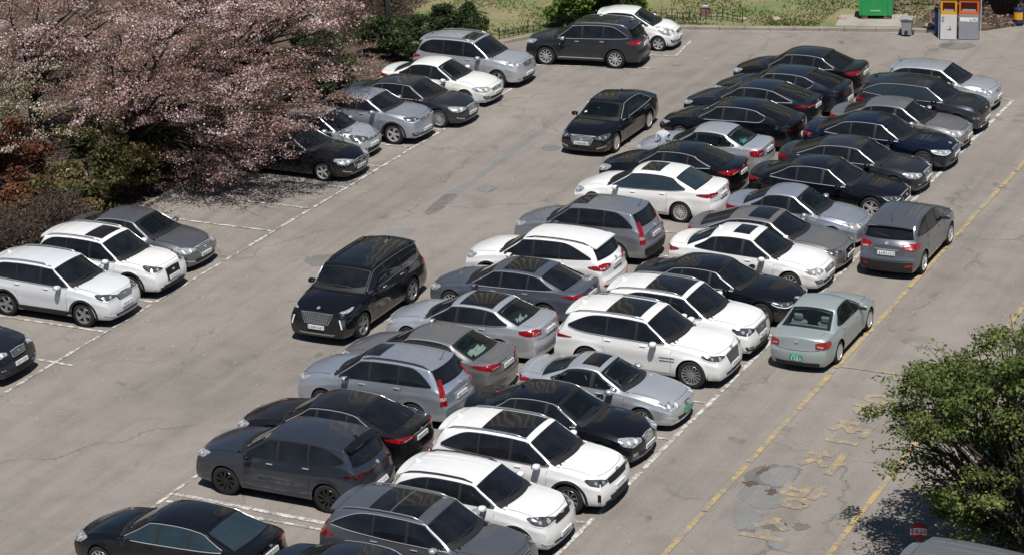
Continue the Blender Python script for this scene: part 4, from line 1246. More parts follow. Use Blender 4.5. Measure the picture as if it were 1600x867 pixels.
add('suv', 4.57, 1.82, 1.57, 2.72, 'silverblue', 'blue silver coupe SUV dappled by branch shade', nose=(-39.55, 72.2), h=0, group=GL, rim='five', clad=1, chrome=2, fo=.90, rs=3.45, ds=4.25, gr=dict(w=.40, h=.14, n=4, tap=.8), hl=dict(h=.12, m='d', drl=1), fog='b', fskid=1, R=.36, rd=.10, s1=3.95, rl=.9)
add('sedan', 4.97, 1.85, 1.475, 2.845, 'darkgrey', 'dark grey sedan with brown dusted roof next to white sedan', nose=(-38.95, 74.5), h=0, group=GL, rim='multi', gr=dict(w=.30, h=.17, n=5, tap=.85), hl=dict(h=.14, i=-.36, o=.30), fog='chrome', R=.34)
add('sedan', 4.62, 1.81, 1.48, 2.70, 'cream', 'cream white sedan in front of the silver SUV', nose=(-39.25, 77.1), h=0, group=GL, chrome=0, clear='f', gr=dict(w=.38, h=.10, n=3, tap=.8), hl=dict(h=.15, i=-.32, o=.36, sl=.03), fog='b', dz=1.09)
add('suv', 4.66, 1.89, 1.725, 2.70, 'silver', 'silver SUV with roof rails and small sunroof by the junipers', nose=(-39.25, 79.8), h=0, group=GL, rim='five', rails='s', chrome=0, sun=[(2.0, 2.55, .70)], gr=dict(w=.36, h=.18, n=4, tap=.75), hl=dict(h=.14, i=-.26, o=.30), fog='o', rclad=1, clad=0, fo=.90, spoil=1, ant='pole')
# far pair
add('suv', 4.76, 1.89, 1.685, 2.78, 'darkgrey', 'dark grey SUV parked sideways below the green bush', at=(-38.50, 83.48), h=187, group=GL, rim='ten', rails='s', sillchrome=1, handle='c', mir='c', fo=.95, R=.37, tl=dict(h=.17, i=-.30, o=.34, z=1.0), gr=dict(w=.42, h=.2, n=4), hl=dict(h=.13, o=.32), ant='fin', s1=4.28, rl=.75, rup=.15, rp=1.6)
add('hatch', 3.6, 1.6, 1.52, 2.375, 'white', 'small white hatchback behind the sideways dark SUV', nose=(-35.9, 86.45), h=8, group=GL, chrome=0, rim='six', fo=.68, R=.30, gr=dict(w=.34, h=.09, n=1, tap=.8), hl=dict(h=.22, i=-.22, o=.42, sl=.12), fog='b', iw=.4, hz=.82, cs=.82, wsl=.85, clear='f')
# double parked
add('sedan', 4.93, 1.865, 1.47, 2.845, 'black', 'black sedan standing alone in the aisle, chrome grille towards viewer', at=(-33.62, 74.55), h=-90, group=GD, rim='multi', clear='f', fo=.90, R=.34, gr=dict(w=.44, h=.28, z=.58, n=7, tap=.62, frame=1), hl=dict(h=.11, i=-.30, o=.30, m='d', drl=0), fog='chrome', ant='fin', antc='b', fpz=.50, ftext='32무6681', sticker=1, rs=3.55, ds=4.45)
add('suv', 4.98, 1.975, 1.75, 2.90, 'black', 'large black SUV double parked with mesh grille and silver skid plate', at=(-33.40, 56.42), h=-90, group=GD, rim='vee', rimc='g', fo=.94, R=.385, hz=1.0, cz=1.19, rails='b', clad=0, fskid=1, gr=dict(w=.48, h=.29, z=.79, n=6, tap=.72, frame=2, bar=2, vb=12), hl=dict(h=.05, z=.96, i=-.10, o=.34), fog='x', iw=.55, iz=.42, ih=.08, fpz=.545, ftext='160머7667', blueband=1, ant='fin', antc='b', s1=4.42, rl=.35, rup=.9, rp=3, handle='c', emz=1.02, em=(.05, .02), dist=1, chrome=2, rd=.06, wsl=.66, bf=.10, rw=.79, br=.10)
add('suv', 4.41, 1.82, 1.655, 2.64, 'grey', 'grey SUV with ribbed roof double parked on the yellow line', at=(-20.36, 66.32), h=90, group=GD, rim='six', chrome=0, ribs=1, ant='pole', fo=.88, R=.345, tl=dict(h=.20, i=-.26, o=.40, z=.98), reflect=1, rclad=1, rpz=.80, rtext='64루3133', plh=1, s1=3.95, rl=.9, rup=.35, kick=.06, rw=.765, cz=1.12)
add('sedan', 4.51, 1.71, 1.44, 2.535, 'palegreen', 'pale green sedan with green plate double parked near the yellow line', at=(-20.38, 58.86), h=90, group=GD, rim='cover', chrome=0, clear='rs', seats='l', fo=.90, R=.315, tl=dict(k='box', h=.20, i=-.22, o=.26, z=.80), rpz=.46, rtext='1761', green=1, dz=1.03, rs=3.10, ds=3.86, rez=.88, hz=.72, rbt=1, rw=.66, s1=3.42)
# back row, near to far (tails towards the front row)
add('sedan', 4.94, 1.87, 1.46, 2.97, 'black', 'black sedan cut by the bottom edge, left of the white bay line', tail=(-26.95, 41.05), h=180, group=GB, gl='b', hl=dict(h=.12, z=.68), tl=dict(h=.13, i=-.36, o=.30), rs=3.65, ds=4.55, fo=.9, ant='fin', antc='b')
add('suv', 4.78, 1.88, 1.70, 2.82, 'matgrey', 'satin dark grey SUV with black wheels beside the empty bay', tail=(-26.72, 45.60), h=180, group=GB, rim='swirl', rimc='d', chrome=0, clad=0, fo=.97, R=.37, gap=.05, tl=dict(h=.10, i=-.42, o=.32, m='d', bar=.03, z=1.0, clear=0), mir='b', handle='c', ant='fin', antc='b', s1=4.30, rl=.75, rup=.4, spoil='b', rpz=.62, ds=4.66, rs=4.28, hz=1.0, cz=1.15, wsl=.86, rd=.075, kick=.07, bf=.12, H_=1)
add('sedan', 4.99, 1.87, 1.47, 2.855, 'dustyblack', 'dusty black fastback sedan behind the satin grey SUV', tail=(-26.85, 47.95), h=180.5, group=GB, tl=dict(h=.13, i=-.40, o=.36, bar=.02, barm='c'), rs=3.55, ds=4.55, fo=.93, s1=4.32, rl=.8, rup=.1, rp=1.7)
add('suv', 4.57, 1.82, 1.68, 2.62, 'silverblue', 'blue silver SUV with tall red lamps and small sunroof', tail=(-27.15, 50.7), h=180, group=GB, chrome=0, handle='c', moulding=1, sun=[(1.95, 2.42, .62)], fo=.92, tl=dict(k='vert'), ant='pole', plh=1, rpz=.78, s1=4.10, rl=.70, rup=.05, rp=2.2, kick=.0, rails='b', spoil=0)
add('sedan', 4.82, 1.835, 1.47, 2.795, 'warmgrey', 'warm grey sedan with white cloth on the rear shelf and salmon cloth in the window', tail=(-26.9, 52.85), h=180, group=GB, clear='rs', tl=dict(h=.16, i=-.38, o=.42), plh=1, rs=3.45, ds=4.25, rpz=.82, dz=1.07, s1=4.0, rl=.8)
add('sedan', 4.85, 1.82, 1.45, 2.775, 'silver', 'silver sedan with dark panoramic roof, cloth on the rear shelf', tail=(-26.9, 55.45), h=180, group=GB, handle='c', chrome=2, clear='r', sun=[(2.35, 3.35, .90)], tl=dict(h=.17, i=-.26, o=.34, k='box'), rs=3.5, ds=4.3, rpz=.83)
add('sedan', 4.92, 1.85, 1.46, 2.94, 'steel', 'steel blue sedan with dark glass roof between silver sedan and white SUV', tail=(-26.95, 58.3), h=180, group=GB, handle='c', sun=[(2.4, 3.35, .88)], tl=dict(h=.12, i=-.30, o=.34), rs=3.6, ds=4.45, fo=.86, R=.34)
add('suv', 4.70, 1.88, 1.68, 2.70, 'white', 'white SUV with black roof rails and red wedge lamps, back row', tail=(-27.15, 60.55), h=180, group=GB, rails='b', chrome=0, clad=1, handle='c', tl=dict(h=.18, i=-.34, o=.36, z=.98), reflect=1, rpz=.92, s1=4.25, rl=.95, rup=.12, rp=1.5, kick=.06, fo=.93, R=.36)
add('suv', 4.53, 1.82, 1.68, 2.62, 'midsilver', 'grey silver SUV with tall red lamps behind the white saloon', tail=(-27.2, 63.55), h=180, group=GB, chrome=0, handle='c', fo=.90, tl=dict(k='vert'), ant='pole', plh=1, rpz=.84, s1=4.08, rl=.70, rup=.05, rp=2.2, rclad=1, sun=[(1.95, 2.42, .62)], spoil=0)
add('sedan', 4.94, 1.87, 1.48, 2.975, 'white', 'white sedan with sunroof and multi spoke wheels, back row', tail=(-26.72, 67.75), h=180, group=GB, rim='multi', gl='b', sun=[(2.30, 2.95, .72)], ant='', tl=dict(h=.14, i=-.34, o=.36), fo=.83, R=.34, rs=3.55, ds=4.38, gap=.04, dz=1.09, rpz=.80, chrome=2, s1=4.02)
add('sedan', 4.91, 1.86, 1.47, 2.845, 'black', 'black sedan with full width red lamps, nearest to the silver sedan with turquoise cloth', tail=(-26.95, 70.1), h=180, group=GB, tl=dict(h=.17, i=-.42, o=.34, bar=.04), rs=3.45, ds=4.40, hl=dict(h=.16, o=.34), s1=4.25, rl=.8, rup=.15, rpz=.80)
add('sedan', 4.64, 1.78, 1.46, 2.58, 'silver', 'silver sedan with turquoise cloth on the rear shelf', tail=(-26.95, 72.5), h=180, group=GB, chrome=0, clear='rsf', tl=dict(k='box', h=.20, i=-.26, o=.24, z=.86), rs=3.30, ds=4.02, fo=.93, s1=3.75, rpz=.85)
add('sedan', 5.035, 1.88, 1.46, 2.895, 'black', 'black sedan with upright rear quarter pillar behind the person in grey', tail=(-26.9, 75.5), h=180, group=GB, tl=dict(h=.06, i=-.50, o=.30, z=.80, m='d', bar=.02, clear=0), rs=3.60, ds=4.72, hl=dict(h=.06), s1=3.95, rl=.28, rup=.9, rp=3, dz=1.05, chrome=1, rpz=.55, fo=.9)
add('sedan', 4.90, 1.86, 1.45, 2.85, 'ink', 'ink blue fastback sedan with slim red lamps, third from the far end of back row', tail=(-27.2, 77.95), h=180, group=GB, tl=dict(h=.10, i=-.44, o=.36), rs=3.45, ds=4.62, s1=4.35, rl=.8, rup=.25, dz=1.06, hl=dict(h=.10))
add('sedan', 5.035, 1.88, 1.46, 2.895, 'ink', 'slate blue sedan with small triangular quarter glass, second from far end', tail=(-26.75, 79.95), h=180, group=GB, tl=dict(h=.05, i=-.50, o=.30, z=.80, m='d', bar=.02, clear=0), rs=3.60, ds=4.72, s1=3.95, rl=.28, rup=.9, rp=3, dz=1.05, rpz=.55, rbt=1)
add('sedan', 5.00, 1.86, 1.50, 2.837, 'dustyblack', 'dusty black sedan at the far end of the back row', tail=(-26.95, 82.4), h=180, group=GB, tl=dict(h=.15, i=-.34, o=.34), rs=3.55, ds=4.42, lip=.02)
# front row, near to far
add('sedan', 4.9, 1.86, 1.46, 2.85, 'ink', 'dark roof of a sedan just showing at the bottom edge', nose=(-21.8, 40.55), h=0, group=GF)
add('suv', 4.89, 1.895, 1.69, 2.79, 'grey', 'grey SUV with panoramic roof and chrome mirrors at the bottom edge', nose=(-21.62, 42.85), h=0, group=GF, rails='s', handle='c', mir='c', sun=[(2.30, 2.98, .84), (3.03, 3.55, .84)], ant='fin', clad=1, fo=1.0, tl=dict(h=.16, i=-.4, o=.36, z=1.02), s1=4.40, rl=.9, rup=.2, kick=.08, gr=dict(w=.34, h=.4, z=.7, n=6, frame=2), hl=dict(m='d'))
add('suv', 4.37, 1.80, 1.63, 2.63, 'pearl', 'white compact SUV with roof rails beside the grey panoramic roof SUV', nose=(-21.72, 45.1), h=0, group=GF, rails='b', ribs=1, clad=1, fskid=1, ant='fin', chrome=0, gr=dict(w=.42, h=.14, n=2, tap=.8, frame=2, bar=3), hl=dict(h=.15, m='d', i=-.36, o=.30, drl=1), fog='chrome', fo=.86, emz=.90, em=(.07, .02), s1=3.92, rl=.9, rup=.3, kick=.06, tl=dict(m='d'))
add('suv', 4.81, 1.90, 1.70, 2.815, 'white', 'white SUV with panoramic black roof and wide dark grille, near front row', nose=(-21.48, 47.62), h=0, group=GF, rails='s', clad=1, rim='ten', rimc='g', ant='fin', sun=[(2.10, 3.30, .86)], gr=dict(w=.50, h=.13, z=.80, n=3, tap=.85, frame=3, bar=3), hl=dict(h=.13, m='d', i=-.30, o=.28, z=.82), fog='v', iw=.5, iz=.40, ih=.09, fpz=.57, fo=.93, R=.37, chrome=2, emz=.92, em=(.08, .022), s1=4.28, rl=.8, rup=.15, kick=.05, nose_=.1)
add('sedan', 4.895, 1.85, 1.49, 2.78, 'black', 'glossy black sedan with rounded chrome grille, near front row', nose=(-21.83, 50.22), h=0, group=GF, gr=dict(w=.27, h=.16, n=6, tap=.75, z=.63), hl=dict(h=.15, i=-.38, o=.24), fog='o', handle='', clear='f', fo=.95, fpz=.44, ant='fin', antc='b')
add('sedan', 4.525, 1.725, 1.425, 2.61, 'silver', 'old silver sedan with green plate, sunroof and boot spoiler', nose=(-21.78, 52.55), h=0, group=GF, chrome=0, clear='fsr', lipsp=1, sun=[(2.22, 2.72, .70)], gr=dict(w=.17, h=.14, n=0, vb=7, tap=.6, z=.60), hl=dict(h=.15, i=-.42, o=.26), fog='chrome', green=1, fpz=.44, R=.31, fo=.92, rs=3.05, ds=3.84)
add('suv', 4.945, 1.975, 1.715, 2.955, 'white', 'large white SUV with sunroof, diamond mesh grille and twin side strips', nose=(-21.70, 55.62), h=0, group=GF, rails='s', rim='multi', rimc='g', vent=1, ant='fin', sun=[(2.42, 3.42, .78)], gr=dict(w=.40, h=.34, z=.70, n=6, tap=.62, frame=2, bar=2, vb=9), hl=dict(h=.11, m='d', i=-.30, o=.34, z=.84, drl=1), fog='x', iz=.36, ih=.08, fpz=.53, fo=.86, R=.385, cs=1.42, s1=4.42, rl=.9, rup=.3, tl=dict(h=.10, i=-.30, o=.44), kick=.03, emz=.93, em=(.08, .02), hz=.95, cz=1.14)
add('suv', 4.70, 1.88, 1.68, 2.70, 'white', 'white SUV with black panoramic roof and hexagon grille beside the black sedan', nose=(-21.66, 57.62), h=0, group=GF, rails='s', ant='fin', sun=[(2.08, 3.20, .86)], gr=dict(w=.40, h=.24, z=.76, n=5, tap=.68, frame=1), hl=dict(h=.16, m='d', i=-.32, o=.32, z=.84), fog='b', clad=1, fpz=.60, fo=.93, R=.36, s1=4.25, rl=.95, rup=.12, rp=1.5, kick=.06)
add('sedan', 4.95, 1.88, 1.455, 2.96, 'black', 'low black sedan with dark grille between white SUV and white sedan', nose=(-21.52, 60.30), h=0, group=GF, rim='vee', rimc='g', gr=dict(w=.36, h=.20, n=4, tap=.75, frame=3, bar=3, z=.60), hl=dict(h=.09, m='d', i=-.28, o=.34, drl=1), fog='x', R=.35, fo=.88, cs=1.45, wsg=0, rs=3.6, ds=4.45)
add('sedan', 4.87, 1.835, 1.485, 2.803, 'white', 'white sedan with small dark sunroof and amber indicators', nose=(-21.62, 63.02), h=0, group=GF, chrome=0, ant='fin', rim='ten', sun=[(2.35, 2.85, .62)], gr=dict(w=.38, h=.12, n=4, tap=.85), hl=dict(h=.13, i=-.30, o=.26, amber=1, sl=.02), fog='b', fo=.93, fpz=.47)
add('sedan', 4.975, 1.865, 1.445, 2.87, 'warmgrey', 'grey speckled sedan with glass roof panel and black spindle grille', nose=(-21.62, 64.75), h=0, group=GF, sun=[(2.35, 3.0, .80)], gr=dict(w=.32, h=.32, z=.52, n=7, tap=1.1, frame=1, bar=3), hl=dict(h=.11, m='d', i=-.26, o=.36, amber=1), fog='x', iz=.3, ih=.05, fpz=.46, emz=.58, rs=3.55, ds=4.55, cs=1.4, s1=4.2)
add('sedan', 4.505, 1.775, 1.48, 2.65, 'silverblue', 'light silver sedan with cloudy headlamps behind the grey SUV', nose=(-21.80, 67.05), h=0, group=GF, chrome=0, gr=dict(w=.26, h=.11, n=3, tap=.8), hl=dict(h=.15, i=-.34, o=.34), fog='x', rs=3.1, ds=3.9, clear='f')
add('sedan', 5.095, 1.90, 1.49, 3.045, 'black', 'long black sedan with grey spoked wheels and chrome window line', nose=(-21.55, 70.0), h=0, group=GF, rim='vee', rimc='a', gr=dict(w=.38, h=.20, n=4, tap=.75, frame=1, bar=3, z=.60), hl=dict(h=.09, m='d', drl=1), fog='x', R=.355, fo=.88, cs=1.48, vent=0, rs=3.65, ds=4.6, s1=4.3, rl=.6)
add('sedan', 4.97, 1.87, 1.47, 2.855, 'darkgrey', 'charcoal sedan with bright headlamps between black and navy sedans', nose=(-21.58, 72.38), h=0, group=GF, gr=dict(w=.32, h=.17, n=4, tap=.8), hl=dict(h=.13, i=-.30, o=.34), fog='b', rs=3.5, ds=4.5, s1=4.3, rl=.6)
add('sedan', 5.205, 1.915, 1.495, 3.16, 'navy', 'long navy sedan with round mesh grille and crisp chrome window line', nose=(-21.45, 75.08), h=0, group=GF, rim='multi', rimc='g', gr=dict(w=.30, h=.30, z=.55, n=6, tap=.6, frame=1, bar=2, vb=8), hl=dict(h=.10, i=-.30, o=.36, drl=1), fog='x', R=.36, fo=.88, cs=1.5, rs=3.75, ds=4.65, s1=4.36, rl=.45, emz=.78, em=(.07, .02), fpz=.47)
add('sedan', 4.82, 1.835, 1.47, 2.795, 'warmgrey', 'warm grey sedan with sparkling headlamps next to dark SUV, far front row', nose=(-21.62, 77.15), h=0, group=GF, chrome=0, mir='c', gr=dict(w=.34, h=.14, n=4, tap=.75), hl=dict(h=.17, i=-.34, o=.42), fog='chrome', rs=3.45, ds=4.3, s1=4.0, rl=.8)
add('suv', 4.63, 1.865, 1.66, 2.755, 'darkgrey', 'dark slate SUV with parametric grille and silver lip, far front row', nose=(-21.62, 79.32), h=0, group=GF, gl='b', clad=1, fskid=1, mir='b', ant='fin', antc='b', gr=dict(w=.60, h=.17, z=.80, n=3, tap=.8, frame=3, bar=3), hl=dict(h=.10, m='d', i=-.2, o=.26, z=.62), fog='x', fo=.86, R=.37, s1=4.25, rl=.8, rup=.3, kick=.08)
add('hatch', 4.245, 1.775, 1.48, 2.65, 'silver', 'silver hatchback at the far end of the front row', nose=(-21.95, 82.05), h=0, group=GF, chrome=0, ant='pole', gr=dict(w=.28, h=.11, n=3, tap=.8), hl=dict(h=.16, i=-.32, o=.36), fog='o', fo=.86)
# parked under the tree on the right
add('sedan', 4.7, 1.8, 1.45, 2.7, 'darkgrey', 'dark sedan almost hidden behind the green tree', tail=(-13.05, 50.7), h=90, group=GD, chrome=0)
add('van', 5.12, 1.92, 1.97, 3.2, 'midsilver', 'silver van with ribbed roof in the bottom right corner', tail=(-13.62, 44.35), h=-6, group=GD, ribs=1, chrome=0, hz=1.0, cz=1.20, wsl=.85, fo=.95, rs=4.95, ds=5.02, s1=4.9, sB=2.5, sC=3.8, cs=1.15)
bpy.context.view_layer.update()
dg = bpy.context.evaluated_depsgraph_get()
for c in CARS: c.finish_body(dg)
for c in CARS: c.detail()
BYLABEL = {c.P['label']: c for c in CARS}

# loose cloths lying inside three of the cars
def cloth(label, car, s0, y0, wx, wy, mat, z=None, upright=False):
    c = BYLABEL[car]; n, m_ = 12, 9; v = []
    ph = rng.uniform(0, 6, 4)
    for j in range(m_):
        for i in range(n):
            u, w = i / (n - 1) - .5, j / (m_ - 1) - .5
            b = .05 * math.sin(9 * u + ph[0]) * math.sin(7 * w + ph[1]) + .035 * math.sin(17 * u + 11 * w + ph[2]) + rng.normal(0, .008)
            e = 1 + .18 * math.sin(5 * u + 6 * w + ph[3])
            p = (u * wx * e, w * wy * e, .07 + b) if not upright else (u * wx * e, b * .5, w * wy * e)
            v.append(p)
    o = mesh('cloth', v, [(j * n + i, j * n + i + 1, (j + 1) * n + i + 1, (j + 1) * n + i) for j in range(m_ - 1) for i in range(n - 1)], mat, None, True)
    a = R(c.P['h']); lx, ly = c.X(s0), y0
    o.location = (c.P['x'] + math.cos(a) * lx - math.sin(a) * ly, c.P['y'] + math.sin(a) * lx + math.cos(a) * ly, z if z is not None else c.dz - .11)
    o.rotation_euler = (0, 0, a); o.modifiers.new('t', 'SOLIDIFY').thickness = .012
    tag(o, label, 'cloth'); return o
cloth('crumpled white cloth behind the rear window of the warm grey sedan', 'warm grey sedan with white cloth on the rear shelf and salmon cloth in the window', 3.88, .05, .36, .75, CLOTHW)
cloth('salmon cloth hanging in the side window of the warm grey sedan', 'warm grey sedan with white cloth on the rear shelf and salmon cloth in the window', 3.05, .66, .62, .34, CLOTHS, 1.10, True)
cloth('small white cloth behind the rear window of the silver sedan', 'silver sedan with dark panoramic roof, cloth on the rear shelf', 3.98, .15, .22, .40, CLOTHW)
cloth('turquoise cloth behind the rear window of the silver sedan', 'silver sedan with turquoise cloth on the rear shelf', 3.72, .08, .26, .36, CLOTHT)
# ------------------------------------------------------------------ vegetation
def leafmat(name, trans=.35, rough=.6):
    m, t, b = newmat(name)
    at = node(t, 'ShaderNodeAttribute', attribute_name='col')
    t.links.new(at.outputs['Color'], b.inputs['Base Color']); b.inputs['Roughness'].default_value = rough; b.inputs['Specular IOR Level'].default_value = .25
    tr = node(t, 'ShaderNodeBsdfTranslucent'); t.links.new(at.outputs['Color'], tr.inputs[0])
    ms = node(t, 'ShaderNodeMixShader'); ms.inputs[0].default_value = trans
    t.links.new(b.outputs[0], ms.inputs[1]); t.links.new(tr.outputs[0], ms.inputs[2]); t.links.new(ms.outputs[0], t.nodes['Material Output'].inputs[0])
    return m
LEAF = leafmat('leaf'); PETAL = leafmat('petal', .25, .7); NEEDLE = leafmat('needle', .15, .6)
BARK = plain('bark', (.055, .045, .038), .95, 0, .1, .45, 9)
TWIG = plain('twig', (.085, .065, .052), .95, 0, .1, .35, 9)
def leaf_mesh(name, pts, size, pal, mat, upb=.5, shape=1.6, dirs=None):
    """one small folded leaf face per point"""
    n = len(pts); pts = np.asarray(pts)
    nr = rng.normal(size=(n, 3)); nr[:, 2] = np.abs(nr[:, 2]) + upb; nr /= np.linalg.norm(nr, axis=1)[:, None]
    a = rng.normal(size=(n, 3)) if dirs is None else dirs + rng.normal(0, .35, (n, 3))
    a -= nr * (a * nr).sum(1)[:, None]; a /= np.linalg.norm(a, axis=1)[:, None]; b = np.cross(nr, a)
    s = (size * rng.uniform(.6, 1.35, n))[:, None]
    fold = nr * s * .18
    V = np.stack([pts - a * s * shape / 2, pts + b * s / 2 + fold, pts + a * s * shape / 2, pts - b * s / 2 + fold], 1).reshape(-1, 3)
    pal = np.array([p[0] for p in pal]); 
    return V, n
def foliage(name, clusters, size, pal, mat, parent=None, upb=.5, shape=1.5, flat=1.0):
    """clusters: (x,y,z, rx,ry,rz, count, bias)"""
    P_ = []; T_ = []
    for c in clusters:
        k = int(c[6]); q = rng.normal(size=(k, 3)); q /= np.linalg.norm(q, axis=1)[:, None]; q *= (rng.random(k) ** .45)[:, None]
        P_.append(q * np.array(c[3:6]) + np.array(c[:3])); T_.append(np.full(k, c[7] if len(c) > 7 else rng.random()))
    P_ = np.concatenate(P_); T_ = np.concatenate(T_); n = len(P_)
    V, n = leaf_mesh(name, P_, size, pal, mat, upb, shape)
    w = np.array([p[1] for p in pal], float); w /= w.sum(); cols = np.array([p[0] for p in pal], float)
    cum = np.cumsum(w); u = np.clip(T_ * .45 + rng.random(n) * .55, 0, .9999)
    ci = np.searchsorted(cum, u); col = cols[ci] * rng.uniform(.7, 1.3, (n, 1))
    me = bpy.data.meshes.new(name); me.vertices.add(4 * n); me.loops.add(4 * n); me.polygons.add(n)
    me.vertices.foreach_set('co', V.astype(np.float32).ravel()); me.loops.foreach_set('vertex_index', np.arange(4 * n, dtype=np.int32))
    me.polygons.foreach_set('loop_start', np.arange(0, 4 * n, 4, dtype=np.int32)); me.update()
    at = me.attributes.new('col', 'FLOAT_COLOR', 'POINT')
    at.data.foreach_set('color', np.repeat(np.c_[np.clip(col, 0, 1), np.ones(n)], 4, 0).astype(np.float32).ravel())
    me.materials.append(mat); o = bpy.data.objects.new(name, me); me.validate()
    return link(o, parent)

def limbs(mb, base, h, targets, r0, bend=.15, tw=.6):
    """trunk with limbs reaching the given cluster centres"""
    base = Vector(base); top = base + Vector((rng.normal(0, .15), rng.normal(0, .15), h))
    mb.tube([base, base.lerp(top, .5) + Vector((rng.normal(0, .06), rng.normal(0, .06), 0)), top], [r0 * 1.25, r0, r0 * .8], 8)
    for tg in targets:
        tg = Vector(tg); f = rng.uniform(.55, 1.0); st = base.lerp(top, f)
        d = tg - st; m1 = st + d * .35 + Vector((rng.normal(0, bend), rng.normal(0, bend), d.length * .10)); m2 = st + d * .7 + Vector((rng.normal(0, bend), rng.normal(0, bend), d.length * .06))
        mb.tube([st, m1, m2, tg], [r0 * .42, r0 * .28, r0 * .15, .012], 5, False)
        for _ in range(4):
            e = tg + Vector((rng.normal(0, tw), rng.normal(0, tw), rng.normal(0.05, .2))); mb.tube([m2, (m2 + e) / 2 + Vector((0, 0, .05)), e], [.022, .015, .006], 4, False)

CHERRY = [((.060, .036, .026), 2.0), ((.14, .075, .055), 3), ((.24, .145, .115), 3.5), ((.115, .115, .05), 2.2), ((.38, .23, .215), 4.4), ((.52, .36, .35), 4.6), ((.70, .61, .61), 3.4), ((.86, .82, .83), 1.2)]
CHERRYW = [((.085, .05, .03), 2), ((.16, .14, .06), 3), ((.40, .36, .28), 3), ((.60, .54, .48), 3)]
def cherry(label, base, centre, rad, n_cl, n_leaf, h=2.0, r0=.16, pal=CHERRY, extra=()):
    t = empty('cherry_tree', base); tag(t, label, 'cherry tree', 'flowering cherries along the left bays')
    c = Vector(centre) - Vector(base); cl = []
    for i in range(n_cl):
        q = rng.normal(size=3); q /= np.linalg.norm(q); q *= rng.random() ** .33
        p = c + Vector((q[0] * rad[0], q[1] * rad[1], q[2] * rad[2])); cl.append(p)
    for e in extra: cl.append(Vector(e) - Vector(base))
    mb = MB(); limbs(mb, (0, 0, 0), h, [p for i, p in enumerate(cl) if i % 2 == 0 or i >= n_cl], r0); mb.build('trunk', BARK, t, True)
    sets = []
    for p in cl:
        b = rng.random()
        for _ in range(6):       # a spray of short shoots around each limb end
            d = Vector((rng.normal(0, .62), rng.normal(0, .62), rng.normal(0, .20)))
            L_ = rng.uniform(.30, .75); a_ = rng.uniform(0, 6.28)
            sets.append((p.x + d.x, p.y + d.y, p.z + d.z, L_ * (.35 + abs(math.cos(a_))), L_ * (.35 + abs(math.sin(a_))), .13, n_leaf * 1.3 * rng.uniform(.25, 1.6), float(np.clip(b + rng.normal(0, .2), 0, 1))))
    foliage('crown', sets, .056, pal, PETAL, t, .35, 1.25)
    return t
cherry('large pink cherry whose branches hang over the black sedan', (-46.6, 64.6, .1), (-43.9, 63.7, 4.3), (3.9, 3.9, 2.0), 46, 84, 2.2, .2,
       extra=[(-42.0, 67.6, 2.8), (-42.5, 66.6, 2.5), (-43.2, 66.2, 2.0), (-41.6, 68.6, 3.1), (-43.0, 65.3, 2.2), (-43.6, 64.6, 2.4), (-42.8, 68.0, 3.3), (-43.8, 65.6, 1.5), (-44.2, 64.4, 1.4), (-42.4, 64.8, 1.1), (-42.9, 64.7, .9), (-43.5, 64.9, 1.3), (-41.9, 64.8, 1.8), (-42.5, 64.7, 2.0), (-43.7, 64.9, .7), (-44.4, 64.8, .9), (-41.4, 64.8, 2.3), (-44.2, 64.6, .6), (-40.8, 64.7, 2.7), (-40.2, 64.9, 2.9), (-39.6, 65.2, 3.1), (-42.0, 64.7, 1.5), (-43.5, 64.7, 1.9)])
cherry('pink cherry reaching towards the silver coupe SUV, right of the grove', (-46.8, 71.0, .1), (-45.0, 70.4, 4.7), (3.4, 3.0, 1.7), 36, 88, 2.4, .18,
       extra=[(-42.4, 70.2, 3.1), (-42.9, 71.0, 3.2), (-41.9, 69.6, 3.0), (-43.6, 72.6, 4.4), (-44.0, 74.0, 4.6), (-43.8, 71.6, 2.6)])
cherry('pale blossomed cherry at the left edge of the picture', (-52.6, 61.5, .1), (-51.0, 62.2, 3.5), (2.8, 3.2, 2.2), 36, 100, 2.3, .17, CHERRYW)
cherry('brownish pink cherry at the top left, dark limbs showing', (-53.2, 68.0, .1), (-51.4, 68.0, 4.2), (4.6, 4.6, 2.4), 50, 78, 2.3, .19)
cherry('pink cherry at the top of the picture left of the lamp pole', (-51.5, 76.0, .1), (-49.9, 75.0, 4.6), (3.8, 3.8, 2.1), 40, 84, 2.5, .18)
cherry('cherry at the very top left corner behind the others', (-60.0, 74.0, .1), (-59.0, 74.0, 4.6), (4.2, 4.2, 2.0), 30, 85, 2.4, .18)

